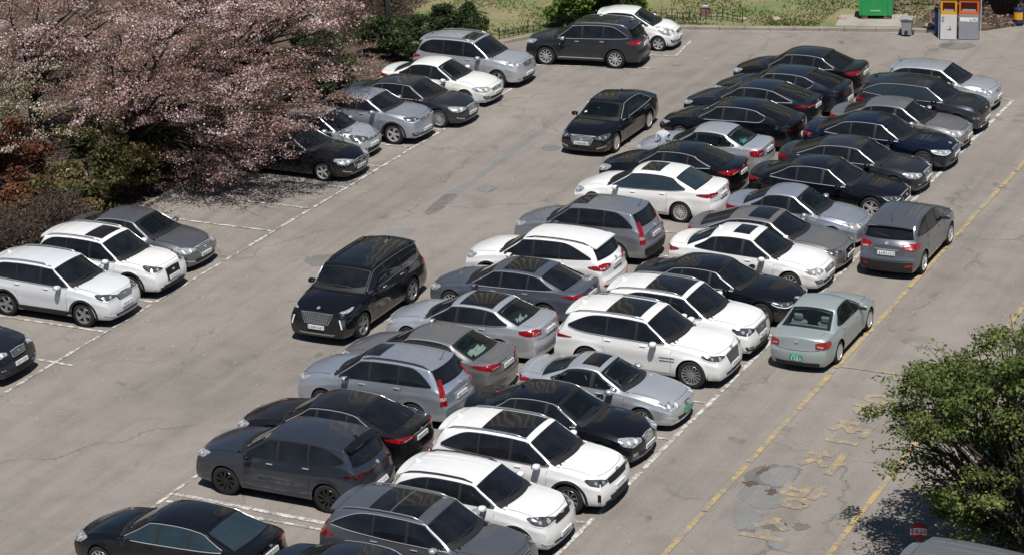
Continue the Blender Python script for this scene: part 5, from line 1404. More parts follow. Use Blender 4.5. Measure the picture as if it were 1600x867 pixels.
GREENS = [((.045, .045, .020), 2.5), ((.085, .095, .032), 4), ((.14, .145, .045), 3), ((.20, .145, .075), 3), ((.21, .10, .06), 2), ((.48, .36, .34), 1.2)]
MAPLE = [((.085, .032, .018), 3), ((.16, .062, .034), 4), ((.24, .11, .062), 3), ((.34, .22, .18), 1)]
JUN = [((.020, .034, .012), 3), ((.040, .062, .020), 4), ((.070, .095, .032), 2), ((.10, .115, .045), .8)]
BRIGHT = [((.04, .075, .014), 2), ((.095, .165, .026), 4), ((.165, .255, .05), 3), ((.24, .31, .09), 1.2)]
BROWN = [((.075, .055, .042), 3), ((.12, .085, .062), 3), ((.16, .115, .08), 2), ((.10, .10, .05), .6)]
def bush(name, label, base, rad, n_cl, n_leaf, size, pal, mat=LEAF, cat='shrub', group='shrubs in the planting bed', shape=1.5, zc=.5, upb=.4, cr=.42, h=.3):
    t = empty(name, base); tag(t, label, cat, group); sets = []; tg = []
    for i in range(n_cl):
        q = rng.normal(size=3); q[2] = abs(q[2]) * .9 - .15; q /= np.linalg.norm(q); q *= rng.random() ** .3
        p = (q[0] * rad[0], q[1] * rad[1], rad[2] * zc + q[2] * rad[2] * .9)
        c_ = cr * rng.uniform(.7, 1.25)
        sets.append((p[0], p[1], max(p[2], .12), c_, c_, c_ * .62, n_leaf * rng.uniform(.6, 1.3))); tg.append((p[0], p[1], max(.1, p[2])))
    mb = MB(); limbs(mb, (0, 0, 0), h, tg[::2], .05, .08); mb.build('stems', BARK, t)
    foliage('crown', sets, size, pal, mat, t, upb, shape)
    return t
bush('leafy_shrub', 'green shrub with budding leaves behind the grey sedan', (-46.4, 62.0, .1), (1.7, 1.6, 1.2), 34, 230, .085, GREENS)
bush('leafy_shrub', 'low green shrub between the red maple and the cherry', (-46.6, 60.2, .1), (1.3, 1.3, 1.0), 26, 220, .085, GREENS)
bush('leafy_shrub', 'brownish green shrub beside the rear wheel of the black sedan', (-45.6, 65.4, .1), (1.0, 1.3, 1.5), 26, 220, .085, GREENS)
bush('leafy_shrub', 'green shrub half hidden under the middle cherry', (-48.6, 65.8, .1), (1.8, 1.8, 1.4), 30, 220, .085, GREENS)
bush('leafy_shrub', 'dark green shrub behind the small silver hatchback', (-46.4, 70.6, .1), (1.3, 1.6, 1.4), 26, 220, .085, GREENS)
bush('leafy_shrub', 'leafy green shrub at the foot of the large pink cherry', (-45.5, 62.9, .1), (1.0, 1.2, 1.5), 24, 220, .085, GREENS)
bush('maple_shrub', 'rust red maple shrub at the left edge', (-49.3, 61.3, .1), (1.5, 1.4, 1.9), 38, 270, .075, MAPLE)
bush('maple_shrub', 'spreading low red maple shrub below the pale cherry', (-47.7, 60.0, .1), (1.2, .9, .8), 18, 230, .075, MAPLE)
bush('juniper', 'dense green juniper behind the dark grey sedan', (-46.1, 75.6, .1), (1.3, 1.4, 1.5), 44, 240, .05, JUN, NEEDLE, 'juniper', 'junipers along the bays', 3.4, .5, .1, .36)
bush('juniper', 'spreading juniper behind the silver SUV', (-46.0, 81.6, .1), (1.6, 1.4, 1.2), 44, 230, .05, JUN, NEEDLE, 'juniper', 'junipers along the bays', 3.4, .5, .1, .36)
bush('juniper', 'dark juniper at the near end of the low fence', (-44.6, 84.3, .12), (1.15, 1.1, 1.15), 36, 240, .05, JUN, NEEDLE, 'juniper', 'junipers along the bays', 3.4, .5, .1, .34)
bush('juniper', 'juniper half lost in brown twigs near the lamp pole', (-47.8, 78.6, .1), (1.3, 1.3, 1.2), 30, 230, .05, JUN, NEEDLE, 'juniper', 'junipers along the bays', 3.4, .5, .1, .36)
def twiggy(label, base, rad, n, leaves=0):
    t = empty('bare_shrub', base); tag(t, label, 'shrub', 'bare twiggy shrubs'); mb = MB()
    for i in range(n):
        a = rng.uniform(0, 6.28); r = rng.random() ** .5
        e = Vector((math.cos(a) * r * rad[0], math.sin(a) * r * rad[1], rad[2] * rng.uniform(.5, 1.0))); s = Vector((e.x * .2, e.y * .2, 0)); m_ = (s + e) / 2 + Vector((rng.normal(0, .1), rng.normal(0, .1), .15))
        mb.tube([s, m_, e], [.016, .011, .004], 4, False)
        for _ in range(7):
            f = rng.uniform(.3, 1.0); p = s.lerp(m_, f * 2) if f < .5 else m_.lerp(e, f * 2 - 1); d = Vector((rng.normal(0, .26), rng.normal(0, .26), rng.normal(.12, .16)))
            mb.tube([p, p + d * .6 + Vector((0, 0, .03)), p + d], [.008, .006, .003], 3, False)
    o = mb.build('twigs', TWIG, t)
    if leaves:
        foliage('leaves', [(0, 0, rad[2] * .55, rad[0], rad[1], rad[2] * .5, leaves)], .06, BROWN, LEAF, t)
    return t
twiggy('bare brown shrub behind the white SUV at the left edge', (-45.9, 56.8, .1), (1.3, 1.5, 1.4), 110, 2600)
twiggy('bare twigs leaning over the white sunroof SUV', (-45.4, 58.6, .1), (1.2, 1.2, 1.6), 90, 1800)
twiggy('bare brown shrub far left below the red maple', (-47.7, 57.4, .1), (1.4, 1.3, 1.3), 100, 2600)
twiggy('brown bare shrub around the lamp pole', (-48.2, 83.9, .1), (1.8, 1.6, 1.7), 120, 4200)
twiggy('brown bare shrub behind the pole on the lawn edge', (-48.8, 85.8, .12), (1.9, 1.8, 2.0), 110, 5200)
g = bush('evergreen_tree', 'round glossy green bush behind the sideways dark SUV', (-40.1, 88.0, .12), (2.0, 1.6, 2.5), 76, 300, .105, BRIGHT, LEAF, 'bush', 'evergreens on the lawn', 1.4, .42, .35, .45, .8)
twiggy('bare bush at the top edge left of the evergreen', (-50.5, 89.5, .12), (2.2, 2.0, 2.0), 90, 4000)

# tree at the lower right
ZELK = [((.045, .062, .018), 2.4), ((.085, .115, .030), 4), ((.14, .178, .048), 4), ((.21, .235, .075), 2.0), ((.24, .19, .09), .8)]
t = empty('street_tree', (-11.3, 46.4, 0)); tag(t, 'broad green tree filling the lower right corner', 'tree')
cl = []; sets = []
for i in range(150):
    q = rng.normal(size=3); q /= np.linalg.norm(q); q *= rng.random() ** .30
    p = Vector((-12.0 + q[0] * 2.6, 47.3 + q[1] * 2.7, 3.3 + q[2] * 2.55))
    if p.y > 45.5 and p.z > 1.1 + max(0, 46.7 - p.y) * 1.0: cl.append(p - t.location)
for e in ((-13.0, 46.8, 1.5), (-12.4, 46.9, 1.3), (-11.8, 47.0, 1.5), (-12.8, 47.4, 1.1), (-12.0, 47.6, 1.1), (-11.2, 46.9, 1.6), (-11.4, 47.6, 1.2), (-13.3, 47.6, 1.6), (-10.8, 47.3, 1.4), (-12.2, 46.5, 1.8), (-11.4, 46.4, 1.9), (-13.6, 47.2, 2.2), (-12.6, 48.2, 1.4), (-13.2, 46.4, 2.0), (-14.3, 47.6, 3.4), (-14.5, 47.0, 3.3), (-13.9, 48.2, 3.7), (-13.6, 48.8, 4.0), (-13.9, 49.1, 3.9), (-13.0, 49.3, 4.5), (-12.6, 49.6, 4.8), (-14.2, 46.9, 2.9)): cl.append(Vector(e) - t.location)
mb = MB(); limbs(mb, (0, 0, 0), 1.9, cl[::2] + cl[-9:], .15, .12, .32); mb.build('trunk', BARK, t, True)
for p in cl:
    for _ in range(5):
        d = Vector((rng.normal(0, .40), rng.normal(0, .40), rng.normal(0, .16)))
        sets.append((p.x + d.x, p.y + d.y, p.z + d.z, rng.uniform(.25, .5), rng.uniform(.25, .5), .14, 92 * rng.uniform(.1, 1.6), float(np.clip(rng.normal(.5, .3), 0, 1))))
foliage('crown', sets, .058, ZELK, LEAF, t, .55, 1.5)

# big tree at the upper right: trunk in view, crown above the frame
t = empty('roadside_tree', (-25.3, 95.0, .1)); tag(t, 'thick dark trunk of a tree behind the recycling cabinets', 'tree')
mb = MB(); cl = [Vector((rng.normal(0, 2.2), rng.normal(0.8, 2.0), rng.uniform(5.5, 8.5))) for _ in range(34)]
limbs(mb, (0, 0, 0), 4.4, cl[::2], .40, .2); mb.build('trunk', BARK, t, True)
foliage('crown', [(p.x, p.y, p.z, .9, .9, .5, 230) for p in cl], .13, BRIGHT, LEAF, t, .4)
t = empty('roadside_tree', (-29.0, 97.2, .12)); tag(t, 'leafy tree shading the bank behind the green dumpster', 'tree')
mb = MB(); cl = [Vector((rng.normal(0, 1.9), rng.normal(0.0, 1.6), rng.uniform(4.5, 7.0))) for _ in range(26)]
limbs(mb, (0, 0, 0), 3.2, cl[::2], .2, .2); mb.build('trunk', BARK, t, True)
foliage('crown', [(p.x, p.y, p.z, .8, .8, .45, 230) for p in cl], .12, BRIGHT, LEAF, t, .4)

# grass, litter, petals (beyond counting)
def scatter(name, n, fn, size, pal, mat, label, cat, upb, shape, zoff=.01):
    pts = fn(n); V, k = leaf_mesh(name, pts, size, pal, mat, upb, shape)
    cols = np.array([p[0] for p in pal], float); w = np.array([p[1] for p in pal], float); w /= w.sum()
    col = cols[rng.choice(len(cols), k, p=w)] * rng.uniform(.75, 1.25, (k, 1))
    me = bpy.data.meshes.new(name); me.from_pydata(V.tolist(), [], [(4 * i, 4 * i + 1, 4 * i + 2, 4 * i + 3) for i in range(k)])
    at = me.attributes.new('col', 'FLOAT_COLOR', 'POINT'); at.data.foreach_set('color', np.repeat(np.c_[np.clip(col, 0, 1), np.ones(k)], 4, 0).astype(np.float32).ravel())
    me.materials.append(mat); o = link(bpy.data.objects.new(name, me)); tag(o, label, cat, kind='stuff'); return o
def grasspts(n):
    x = rng.uniform(-48, -28.5, n); y = 89.2 + (x + 37.3) * .26 + rng.random(n) ** 1.5 * 9
    y = np.where(x < -37.3, 86.5 + (x + 42) * .7 + rng.random(n) ** 1.3 * 12, y)
    k = (np.sin(x * 1.3) + np.sin(y * 1.7 + x) + rng.normal(0, .8, n)) > -.2
    k &= ~((x > -31.7) & (x < -28.1) & (y > 90.3) & (y < 93.6))
    return np.c_[x, y, np.full(n, .155)][k]
scatter('grass', 22000, grasspts, .05, [((.07, .12, .025), 4), ((.11, .15, .04), 4), ((.20, .19, .08), 2)], LEAF, 'short patchy spring grass on the lawn', 'grass', .0, 2.2)
def litterpts(n):
    x = rng.uniform(-62, -44.9, n); y = rng.uniform(54, 81, n); x2 = rng.uniform(-30.5, -18, n // 3); y2 = 92.5 + rng.random(n // 3) * 7
    return np.r_[np.c_[x, y, np.full(n, .125)], np.c_[x2, y2, np.full(n // 3, .125)][y2 > 92.6 + np.maximum(0, x2 + 25) * 1.2]]
scatter('leaf_litter', 26000, litterpts, .09, [((.10, .07, .05), 3), ((.17, .12, .09), 3), ((.26, .18, .13), 2), ((.42, .30, .29), 1.2)], LEAF, 'fallen brown leaves and petals on the planting bed', 'leaves', 1.2, 1.4)
def petalpts(n):
    a = np.c_[rng.normal(-44.6, .25, n // 6), rng.uniform(60.5, 67.5, n // 6), np.full(n // 6, .02)]
    b = np.c_[-45 + np.abs(rng.normal(0, 4.0, n // 3)), rng.uniform(46, 82, n // 3), np.full(n // 3, .02)]
    c_ = np.c_[rng.uniform(-44, -15, n // 4), rng.uniform(44, 90, n // 4), np.full(n // 4, .02)]
    x = rng.uniform(-37, -28.4, n // 10); d = np.c_[x, 88.75 + (x + 37.2) * .262 - np.abs(rng.normal(0, .14, n // 10)), np.full(n // 10, .02)]
    p = np.r_[a, b, c_, d]; p[(p[:, 0] < -44.9), 2] = .135
    return p
scatter('fallen_petals', 9000, petalpts, .028, [((.62, .50, .50), 3), ((.70, .62, .60), 2), ((.45, .30, .30), 1)], PETAL, 'pale cherry petals strewn over the asphalt', 'petals', 3.0, 1.2)

# ------------------------------------------------------------------ street furniture
GREENP = plain('green dumpster paint', (.022, .29, .085), .45, 0, .5, .12, 3)
GREENL = plain('light green lid', (.06, .36, .14), .45, 0, .5, .12, 3)
BRICKM = plain('brick', (.22, .13, .10), .9, 0, .2, .3, 8)
GREYP = plain('grey bin plastic', (.30, .305, .32), .5, 0, .4, .1)
CABW = plain('white cabinet', (.62, .62, .61), .4, 0, .5, .05, 3); CABG = plain('grey cabinet', (.27, .28, .31), .4, 0, .5, .06, 3)
ORANGE = plain('orange paint', (.58, .13, .025), .45, 0, .5, .1); YEL = plain('yellow paint', (.68, .34, .012), .45, 0, .5, .1); REDP = plain('dark red inside', (.20, .035, .02), .6)
DARKM = plain('dark steel', (.035, .035, .038), .5, .4); BLUEP = plain('blue plastic', (.03, .13, .38), .5); NAVYP = plain('navy drum paint', (.015, .03, .09), .4)
REDS = plain('sign red', (.33, .02, .025), .35, 0, .5, .08); STEEL = plain('galvanised steel', (.50, .51, .52), .5, .15); STONE = plain('brown stone', (.25, .14, .10), .9, 0, .2, .35, 6)
FENCEM = plain('black fence iron', (.02, .02, .018), .6)
KA = math.atan2(.45, 1.7)
d = empty('dumpster', (-29.95, 92.70, .145), KA); tag(d, 'green metal dumpster standing on bricks on the concrete pad', 'dumpster')
mb = MB(); w, dp = .70, .48
vv = [(sx * w * f, sy * dp * f, z) for z, f in ((.15, .93), (.95, 1.0)) for sx, sy in ((-1, -1), (1, -1), (1, 1), (-1, 1))]
mb.add(vv, [(0, 3, 2, 1), (4, 5, 6, 7), (0, 1, 5, 4), (1, 2, 6, 5), (2, 3, 7, 6), (3, 0, 4, 7)]); mb.build('tub', GREENP, d)
mb = MB(); mb.box(-.74, .74, -.52, .52, .951, 1.0, .01); mb.build('rim', GREENP, d)
for sx in (-1, 1):
    mb = MB(); mb.box(sx * .36 - .345, sx * .36 + .345, -.50, .50, 1.002, 1.07, .02); mb.build('lid', GREENL, d)
    mb = MB(); mb.box(sx * .52 - .025, sx * .52 + .025, -.505, -.47, .2, .94); mb.build('side_rib', GREENP, d)
    for sy in (-1, 1):
        mb = MB(); mb.box(sx * .45 - .13, sx * .45 + .13, sy * .32 - .1, sy * .32 + .1, 0, .149, .008); mb.build('support_brick', BRICKM, d)
mb = MB(); fn = lambda x, y: (x, -.478 - (y - .15) * .04, y)
for i in range(8): strokes(mb, [sq(-.2 + i * .05, .34, -.17 + i * .05, .39)] if i % 2 else [[(-.2 + i * .05, .34), (-.17 + i * .05, .39)], [(-.2 + i * .05, .36), (-.17 + i * .05, .36)]], fn, .013)
mb.build('lettering', INKW, d)
b = empty('wheelie_bin', (-28.05, 90.72, 0), KA - .1); b.scale = (.88, .88, .92); tag(b, 'small grey wheeled bin with red mark at the kerb', 'bin')
mb = MB(); vv = [(sx * x, sy * y, z) for z, x, y in ((.08, .19, .2), (.72, .25, .27)) for sx, sy in ((-1, -1), (1, -1), (1, 1), (-1, 1))]
mb.add(vv, [(0, 3, 2, 1), (4, 5, 6, 7), (0, 1, 5, 4), (1, 2, 6, 5), (2, 3, 7, 6), (3, 0, 4, 7)]); mb.build('tub', GREYP, b)
mb = MB(); mb.box(-.28, .28, -.31, .31, .722, .80, .02); l = mb.build('lid', GREYP, b)
mb = MB(); mb.box(-.12, .12, -.316, -.311, .74, .785); mb.build('red_label', REDS, l)
mb = MB(); mb.tube([(-.24, .33, .76), (.24, .33, .76)], .018, 6); mb.build('handle', BLACKP, b)
for sx in (-1, 1):
    mb = MB(); mb.lathe([(0, -.03), (.1, -.03), (.1, .03), (0, .03)], 14, 'y'); o = mb.build('wheel', RUBBER, b); o.location = (sx * .25, .2, .10); o.rotation_euler = (0, 0, math.pi / 2)
mb = MB(); mb.lathe([(0, -.01), (.085, -.01), (.085, .0)], 14, 'y', (0, -.235, .19)); mb.build('round_vent', BLACKP, b)
def cabinet(label, base, w, body, top, inner, marks):
    c = empty('recycling_cabinet', (*base, 0), KA - .06); tag(c, label, 'cabinet', 'recycling cabinets at the kerb')
    mb = MB(); mb.box(-w / 2, w / 2, -.28, .28, .02, 1.02, .008); mb.build('cabinet_body', body, c)
    mb = MB()
    mb.box(-w / 2, -w / 2 + .07, -.28, .28, 1.022, 1.62); mb.box(w / 2 - .07, w / 2, -.28, .28, 1.022, 1.62); mb.box(-w / 2 + .07, w / 2 - .07, -.28, .28, 1.022, 1.12); mb.box(-w / 2 + .07, w / 2 - .07, -.28, .28, 1.50, 1.62)
    mb.build('hood_frame', top, c)
    mb = MB(); mb.box(-w / 2 + .071, w / 2 - .071, -.10, .27, 1.121, 1.499); mb.build('intake_recess', inner, c)
    mb = MB(); mb.box(-w / 2 + .12, w / 2 - .12, -.20, -.11, 1.13, 1.20); mb.build('drop_tray', CABG, c)
    mb = MB(); mb.box(-w / 2 - .02, w / 2 + .02, -.32, .3, 1.622, 1.66, .01); mb.build('canopy', CABG, c)
    mb = MB(); fn = lambda x, y: (x, -.284, y)
    strokes(mb, marks, fn, .025); mb.build('printing', INK, c)
    return c
cw = cabinet('white recycling cabinet with orange and yellow top', (-26.38, 90.80), .62, CABW, YEL, REDP, [sq(-.25, .85, -.18, .92), sq(-.25, .72, -.18, .79), [(.05, .55), (.08, .47), (.03, .42), (.08, .38)], [(-.05, .42), (.12, .42)]])
mb = MB(); mb.box(-.33, .33, -.30, .29, 1.662, 1.76, .01); mb.build('orange_header', ORANGE, cw)
cg = cabinet('grey recycling cabinet with orange top and white label band', (-25.64, 91.02), .76, CABG, ORANGE, REDP, [[(.05, .84), (.05, .78), (.12, .78)], sq(.16, .78, .22, .86), [(.27, .86), (.27, .78), (.33, .78)]])
mb = MB(); mb.box(-.345, .345, -.2835, -.281, .74, .90); mb.build('label_band', WHITEP, cg)
f = empty('shelter_frame', (-26.0, 90.95, 0), KA - .06); tag(f, 'thin steel frame posts around the two recycling cabinets', 'frame')
for x in (-.78, .0, .82):
    mb = MB(); mb.tube([(x, -.18, 0), (x, -.18, 2.3)], .022, 6); mb.build('post', STEEL, f)
mb = MB(); mb.tube([(-.8, -.18, 2.3), (.84, -.18, 2.3)], .02, 6); mb.build('top_rail', STEEL, f)
mb = MB(); mb.box(-.95, .98, -.4, .5, 2.33, 2.36); mb.build('roof_sheet', CABG, f)
bx = empty('blue_box', (-27.0, 91.5, .1), KA); tag(bx, 'blue plastic box left of the white recycling cabinet', 'box')
mb = MB(); mb.box(-.16, .16, -.2, .2, 0, .8, .02); mb.build('box_body', BLUEP, bx); mb = MB(); mb.box(-.18, .18, -.22, .22, .802, .86, .02); mb.build('lid', NAVYP, bx)
dr = empty('drum', (-24.35, 93.55, .1)); tag(dr, 'small navy drum with yellow label at the right end of the kerb', 'drum')
mb = MB(); mb.lathe([(0, 0), (.2, 0), (.205, .02), (.2, .04), (.2, .2), (.21, .215), (.2, .23), (.2, .4), (.21, .415), (.2, .43), (.2, .56), (.21, .58), (.2, .6), (.0, .595)], 18); mb.build('drum_body', NAVYP, dr, True)
mb = MB(); aa = [R(-150 + 120 * i / 8) for i in range(9)]; vv = [(.214 * math.cos(a), .214 * math.sin(a), z) for z in (.16, .46) for a in aa]
mb.add(vv, [(i, i + 1, 10 + i, 9 + i) for i in range(8)]); mb.build('label', YEL, dr)
# low iron fences
def fence(label, pts, step=.2, h=.36):
    o = empty('low_fence', (*pts[0], .12)); tag(o, label, 'fence', 'low iron fences on the lawn'); o0 = Vector((*pts[0], 0))
    P_ = [Vector((*p, 0)) - o0 for p in pts]; rail = MB()
    for z in (.10, h - .08):
        mb = MB(); mb.tube([p + Vector((0, 0, z + rng.normal(0, .02))) for p in P_], .018, 5); mb.build('rail', FENCEM, o)
    me = None
    for a, b in zip(P_[:-1], P_[1:]):
        n = max(1, int((b - a).length / step))
        for i in range(n):
            p = a.lerp(b, i / n)
            if me is None:
                mb = MB(); mb.tube([(0, 0, 0), (0, 0, h)], .016, 5); q = mb.build('picket', FENCEM, o); me = q.data; q.location = p
            else: inst('picket', me, o, p, (rng.normal(0, .05), rng.normal(0, .05), 0), (1, 1, rng.uniform(.85, 1.15)))
    for p in P_:
        mb = MB(); mb.tube([p, p + Vector((0, 0, h + .1))], .02, 6); mb.build('post', FENCEM, o)
fence('low black iron fence bent along the lawn right of the white hatchback', [(-38.6, 89.75), (-37.7, 89.95), (-37.0, 90.1), (-36.4, 90.42), (-35.7, 90.5), (-34.75, 90.25)])
fence('low black iron fence between the juniper and the green bush', [(-43.1, 85.0), (-42.4, 86.2), (-41.7, 86.9)])
s = empty('stone_marker', (-36.65, 90.95, .12), .2); tag(s, 'square brown stone marker with pale top behind the low fence', 'stone')
mb = MB(); mb.box(-.17, .17, -.17, .17, 0, .34, .03); mb.build('block', STONE, s); mb = MB(); mb.box(-.19, .19, -.19, .19, .342, .42, .025); mb.build('cap', plain('grey cap stone', (.22, .19, .18), .8, 0, .2, .3), s)
mb = MB(); mb.box(-.06, .1, -.1, .0, .422, .43); mb.build('paper_scrap', WHITEP, s)
ROCK = plain('pale rock', (.36, .29, .23), .95, 0, .2, .25, 7)
for i, (x, y, r, lb) in enumerate(((-33.6, 91.0, .16, 'pale rock on the lawn right of the fence'), (-34.9, 90.7, .13, 'small grey rock beside the fence end'), (-38.0, 90.6, .14, 'pale stone behind the fence near the hatchback'), (-31.15, 92.0, .13, 'rounded stone at the foot of the dumpster'), (-27.45, 91.75, .16, 'pale stone left of the recycling cabinets'))):
    mb = MB(); vs = []
    for j in range(6):
        for k in range(9):
            ph = -math.pi / 2 + math.pi * j / 5; th = 2 * math.pi * k / 9; q = r * (1 + .22 * math.sin(3 * th + i) * math.cos(ph) + .12 * math.sin(5 * ph + th))
            vs.append((q * math.cos(ph) * math.cos(th) * 1.3, q * math.cos(ph) * math.sin(th), q * math.sin(ph) * .7 + r * .35))
    mb.add(vs, [(j * 9 + k, j * 9 + (k + 1) % 9, (j + 1) * 9 + (k + 1) % 9, (j + 1) * 9 + k) for j in range(5) for k in range(9)])
    tag(mb.build('rock', ROCK, None, True, (x, y, .12)), lb, 'rock', 'rocks on the lawn')
# lamp pole
p = empty('lamp_pole', (-46.75, 82.6, .1)); tag(p, 'tall galvanised lamp pole among brown shrubs', 'lamp pole')
mb = MB(); mb.tube([(0, 0, 0), (0, 0, 9)], [.10, .075], 12); mb.build('pole', STEEL, p, True)
mb = MB(); mb.box(-.14, .14, -.14, .14, 0, .05, .01); mb.build('base_plate', STEEL, p)
mb = MB(); mb.tube([(0, 0, 8.9), (.5, 0, 9.3), (1.3, 0, 9.4)], .035, 8); mb.build('arm', STEEL, p, True)
mb = MB(); mb.box(1.2, 1.8, -.13, .13, 9.36, 9.46, .03); mb.build('lamp_head', GREYP, p)
# no-parking sign
s = empty('no_parking_sign', (-14.05, 46.85, 0), R(17)); tag(s, 'round red and white no parking sign beside the silver van', 'sign')
mb = MB(); mb.lathe([(0, 0), (.24, 0), (.24, .06), (.1, .09), (.03, .1), (0, .1)], 18); mb.build('base', BLACKP, s)
mb = MB(); mb.tube([(0, 0, .09), (0, 0, .785)], .02, 8); mb.build('post', REDS, s)
mb = MB(); mb.lathe([(0, -.02), (.19, -.02), (.2, -.008), (.2, .008), (.19, .02), (0, .02)], 28, 'y', (0, 0, .98)); dk = mb.build('disc', REDS, s); 
mb = MB(); aa = [i / 10 for i in range(11)]
vv = [(-.18 + .36 * q, -.0225, .98 - .09 + .01 * math.sin(q * 3)) for q in aa] + [(-.18 + .36 * q, -.0225, .98 + .06 + .02 * math.sin(q * math.pi)) for q in aa]
mb.add(vv, [(i, i + 1, 12 + i, 11 + i) for i in range(10)]); mb.build('white_band', WHITEP, dk)
mb = MB(); lettering(mb, '주차금지', lambda x, y: (x, -.025, y), -.165, .17, .90, 1.03, .02, .16); mb.build('lettering', REDS, dk)

# ------------------------------------------------------------------ person between the silver and the black sedan
SHIRT = plain('pale grey cotton', (.47, .51, .56), .9, 0, .2, .10, 10); TROUS = plain('beige trousers', (.42, .37, .32), .9, 0, .2, .1, 10); NAVYC = plain('navy cloth', (.03, .03, .10), .9, 0, .2, .1, 10)
SKIN = plain('skin', (.46, .28, .20), .55, 0, .4, .06, 8); HAIR = plain('dark hair', (.012, .010, .012), .6, 0, .4, .3, 30)
def skinned(name, verts, edges, radii, mat, parent, lv=2):
    me = bpy.data.meshes.new(name); me.from_pydata(verts, edges, []); me.materials.append(mat)
    o = bpy.data.objects.new(name, me); link(o, parent)
    m = o.modifiers.new('skin', 'SKIN'); sv = me.skin_vertices[0].data if me.skin_vertices else None
    return o, m
def person(loc, rz):
    r = empty('person', loc, rz); tag(r, 'person in a pale grey top and navy waistband standing between two sedans', 'person')
    # +x is where the person faces
    J = [((0, 0, .93), (.155, .115)), ((0, 0, 1.10), (.16, .105)), ((.01, 0, 1.30), (.185, .115)), ((.015, 0, 1.41), (.17, .09)), ((.03, 0, 1.49), (.058, .06)), ((.05, 0, 1.56), (.055, .06)), ((.07, 0, 1.64), (.078, .095)), ((.07, 0, 1.73), (.06, .075)),
         ((0, .095, .88), (.09, .095)), ((.02, .10, .50), (.062, .066)), ((.0, .105, .10), (.042, .046)), ((.12, .115, .045), (.045, .03)), ((.2, .12, .03), (.035, .02)),
         ((0, -.095, .88), (.09, .095)), ((.02, -.10, .50), (.062, .066)), ((.0, -.105, .10), (.042, .046)), ((.12, -.115, .045), (.045, .03)), ((.2, -.12, .03), (.035, .02)),
         ((.01, .185, 1.39), (.062, .062)), ((.0, .235, 1.12), (.045, .048)), ((.19, .17, 1.05), (.036, .036)), ((.27, .12, 1.07), (.03, .03)),
         ((.01, -.185, 1.39), (.062, .062)), ((.0, -.235, 1.12), (.045, .048)), ((.19, -.17, 1.05), (.036, .036)), ((.27, -.12, 1.07), (.03, .03))]
    E_ = [(0, 1), (1, 2), (2, 3), (3, 4), (4, 5), (5, 6), (6, 7), (0, 8), (8, 9), (9, 10), (10, 11), (11, 12), (0, 13), (13, 14), (14, 15), (15, 16), (16, 17), (3, 18), (18, 19), (19, 20), (20, 21), (3, 22), (22, 23), (23, 24), (24, 25)]
    # five fingers on each hand
    for s_, h_ in ((1, 21), (-1, 25)):
        hp = Vector(J[h_][0])
        for k in range(4):
            y = hp.y + s_ * (.028 - .018 * k); ln = (.055, .065, .06, .048)[k]
            a = len(J); J.append(((hp.x + .045, y, hp.z + .005), (.0095, .0095))); J.append(((hp.x + .045 + ln * .7, y - s_ * .006, hp.z - .012), (.0085, .0085))); J.append(((hp.x + .05 + ln, y - s_ * .01, hp.z - .035), (.0075, .0075)))
            E_ += [(h_, a), (a, a + 1), (a + 1, a + 2)]
        a = len(J); J.append(((hp.x + .01, hp.y - s_ * .038, hp.z + .02), (.011, .011))); J.append(((hp.x + .05, hp.y - s_ * .055, hp.z + .03), (.009, .009))); E_ += [(h_, a), (a, a + 1)]
    me = bpy.data.meshes.new('body'); me.from_pydata([j[0] for j in J], E_, [])
    o = bpy.data.objects.new('body', me); link(o, r)
    m = o.modifiers.new('skin', 'SKIN'); m.use_smooth_shade = True
    if not me.skin_vertices:
        bpy.context.view_layer.objects.active = o
        bpy.ops.mesh.customdata_skin_add() if hasattr(bpy.ops.mesh, 'customdata_skin_add') else None
    for i, d_ in enumerate(me.skin_vertices[0].data): d_.radius = (J[i][1][0], J[i][1][1]); d_.use_root = (i == 0)
    o.modifiers.new('sub', 'SUBSURF').levels = 2; o.modifiers['sub'].render_levels = 2
    bpy.context.view_layer.update(); ev = o.evaluated_get(bpy.context.evaluated_depsgraph_get()); nm = bpy.data.meshes.new_from_object(ev)
    o.modifiers.clear(); o.data = nm; nm.materials.clear()
    for q in (SKIN, SHIRT, TROUS, NAVYC, HAIR, BLACKP): nm.materials.append(q)
    for p_ in nm.polygons:
        c_ = p_.center
        if c_.z < .07: k = 5
        elif c_.z < .93 and abs(c_.y) < .2 and c_.x < .16: k = 2
        elif c_.z < 1.00 and abs(c_.y) < .19 and c_.x < .16: k = 3
        elif c_.z < 1.50 and c_.x < .12: k = 1
        else: k = 0
        p_.material_index = k; p_.use_smooth = True
    v = []; n = 12
    for j in range(8):
        ph = math.pi / 2 * (1 - j / 7 * 1.35)
        for k in range(n):
            th = 2 * math.pi * k / n; fr = .55 if math.cos(th) > .35 and j > 3 else 1.0
            v.append((.055 + .108 * math.cos(ph) * math.cos(th) * fr, .09 * math.cos(ph) * math.sin(th), 1.665 + .125 * math.sin(ph)))
    mesh('hair', v, [(j * n + k, j * n + (k + 1) % n, (j + 1) * n + (k + 1) % n, (j + 1) * n + k)[::-1] for j in range(7) for k in range(n)], HAIR, r, True)
    mb = MB()
    for s_ in (-1, 1): mb.lathe([(0, -.004), (.012, -.003), (.012, .003), (0, .004)], 8, 'y', (.148, s_ * .03, 1.655))
    e0 = MB(); e0.box(.14, .152, -.042, -.022, 1.65, 1.662); e0.build('eye', HAIR, r); e0 = MB(); e0.box(.14, .152, .022, .042, 1.65, 1.662); e0.build('eye', HAIR, r)
    e0 = MB(); e0.add([(.145, -.014, 1.61), (.145, .014, 1.61), (.178, 0, 1.615), (.148, 0, 1.66)], [(0, 1, 2), (0, 2, 3), (1, 3, 2)]); e0.build('nose', SKIN, r)
    e0 = MB(); e0.box(.135, .147, -.025, .025, 1.578, 1.586); e0.build('mouth', REDP, r)
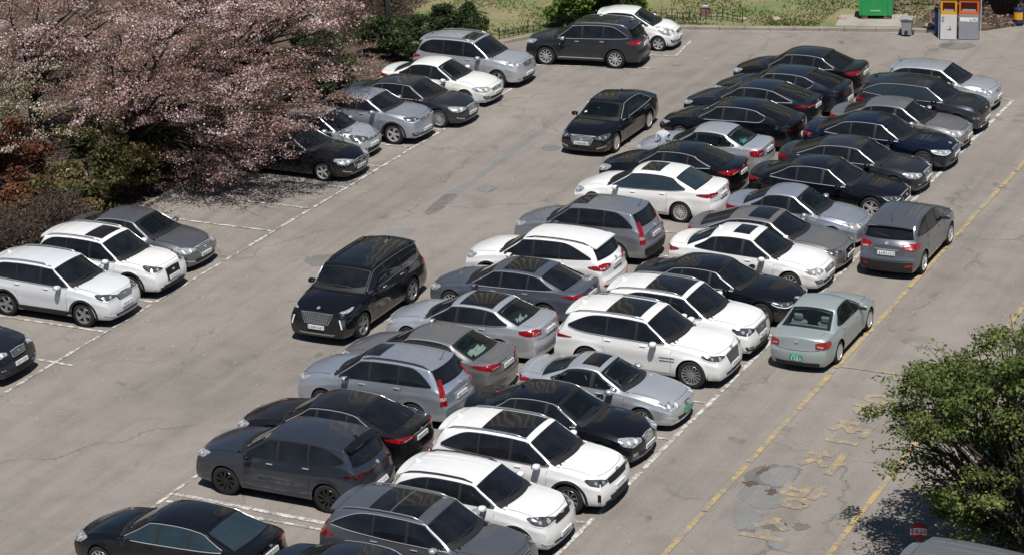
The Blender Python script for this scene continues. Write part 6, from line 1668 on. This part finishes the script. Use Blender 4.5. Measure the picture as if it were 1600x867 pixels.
    for s_ in (-1, 1):
        e0 = MB(); e0.box(.05, .085, s_ * .078 - .008, s_ * .078 + .008, 1.62, 1.675, .006); e0.build('ear', SKIN, r)
    return r
person((-30.28, 71.28, 0), R(120))

# ------------------------------------------------------------------ beyond the frame: what the car roofs mirror
CONCB = plain('apartment render', (.40, .37, .33), .85, 0, .3, .08, .3); BWIN = plain('apartment glazing', (.03, .035, .045), .15); 
HILLM = soil('dark reflected woodland', [(.018, .022, .010), (.040, .045, .018), (.075, .06, .032)], .2)
def block(label, x, y, w, dp, h, rz):
    b = empty('apartment_block', (x, y, 0), R(rz)); tag(b, label, 'building', 'apartment blocks beyond the car park')
    mb = MB(); mb.box(-w / 2, w / 2, -dp / 2, dp / 2, 0, h); mb.build('wall', CONCB, b)
    mb = MB(); mb.box(-w / 2 - .3, w / 2 + .3, -dp / 2 - .3, dp / 2 + .3, h, h + 1.2); mb.build('parapet', CONCB, b)
    mb = MB(); n = int(w / 4.2)
    for i in range(n):
        xx = -w / 2 + (i + .5) * w / n
        for k in range(int(h / 2.9)): mb.box(xx - 1.5, xx + 1.5, -dp / 2 - .12, -dp / 2 + .05, k * 2.9 + .9, k * 2.9 + 2.5)
    o = mb.build('windows', BWIN, b); o['kind'] = 'stuff'
block('tall pale apartment block mirrored in the dark roofs', -106, 212, 27, 12, 104, 26)
block('apartment block farther right beyond the bank', -52, 225, 24, 12, 96, 20)
mb = MB(); nx, ny = 60, 14; vv = []  # unseen wooded rise, added so the car roofs reflect something dark
for j in range(ny + 1):
    for i in range(nx + 1):
        a = R(-62 + 124 * i / nx) + R(26.8); rr = 120 + 14 * j
        z = (1 - math.exp(-j / 5.0)) * (36 + 9 * math.sin(i * .45) + 6 * math.sin(i * 1.1 + 1) + 4 * math.sin(i * 2.3 + j)) + (rng.normal(0, 1.2) if j else 0)
        vv.append((-math.sin(a) * rr - 10, math.cos(a) * rr + 25, z - .3))
mb.add(vv, [(j * (nx + 1) + i, j * (nx + 1) + i + 1, (j + 1) * (nx + 1) + i + 1, (j + 1) * (nx + 1) + i) for j in range(ny) for i in range(nx)])
hl_ = mb.build('reflection_hill', HILLM, None, True); hl_['kind'] = 'structure'
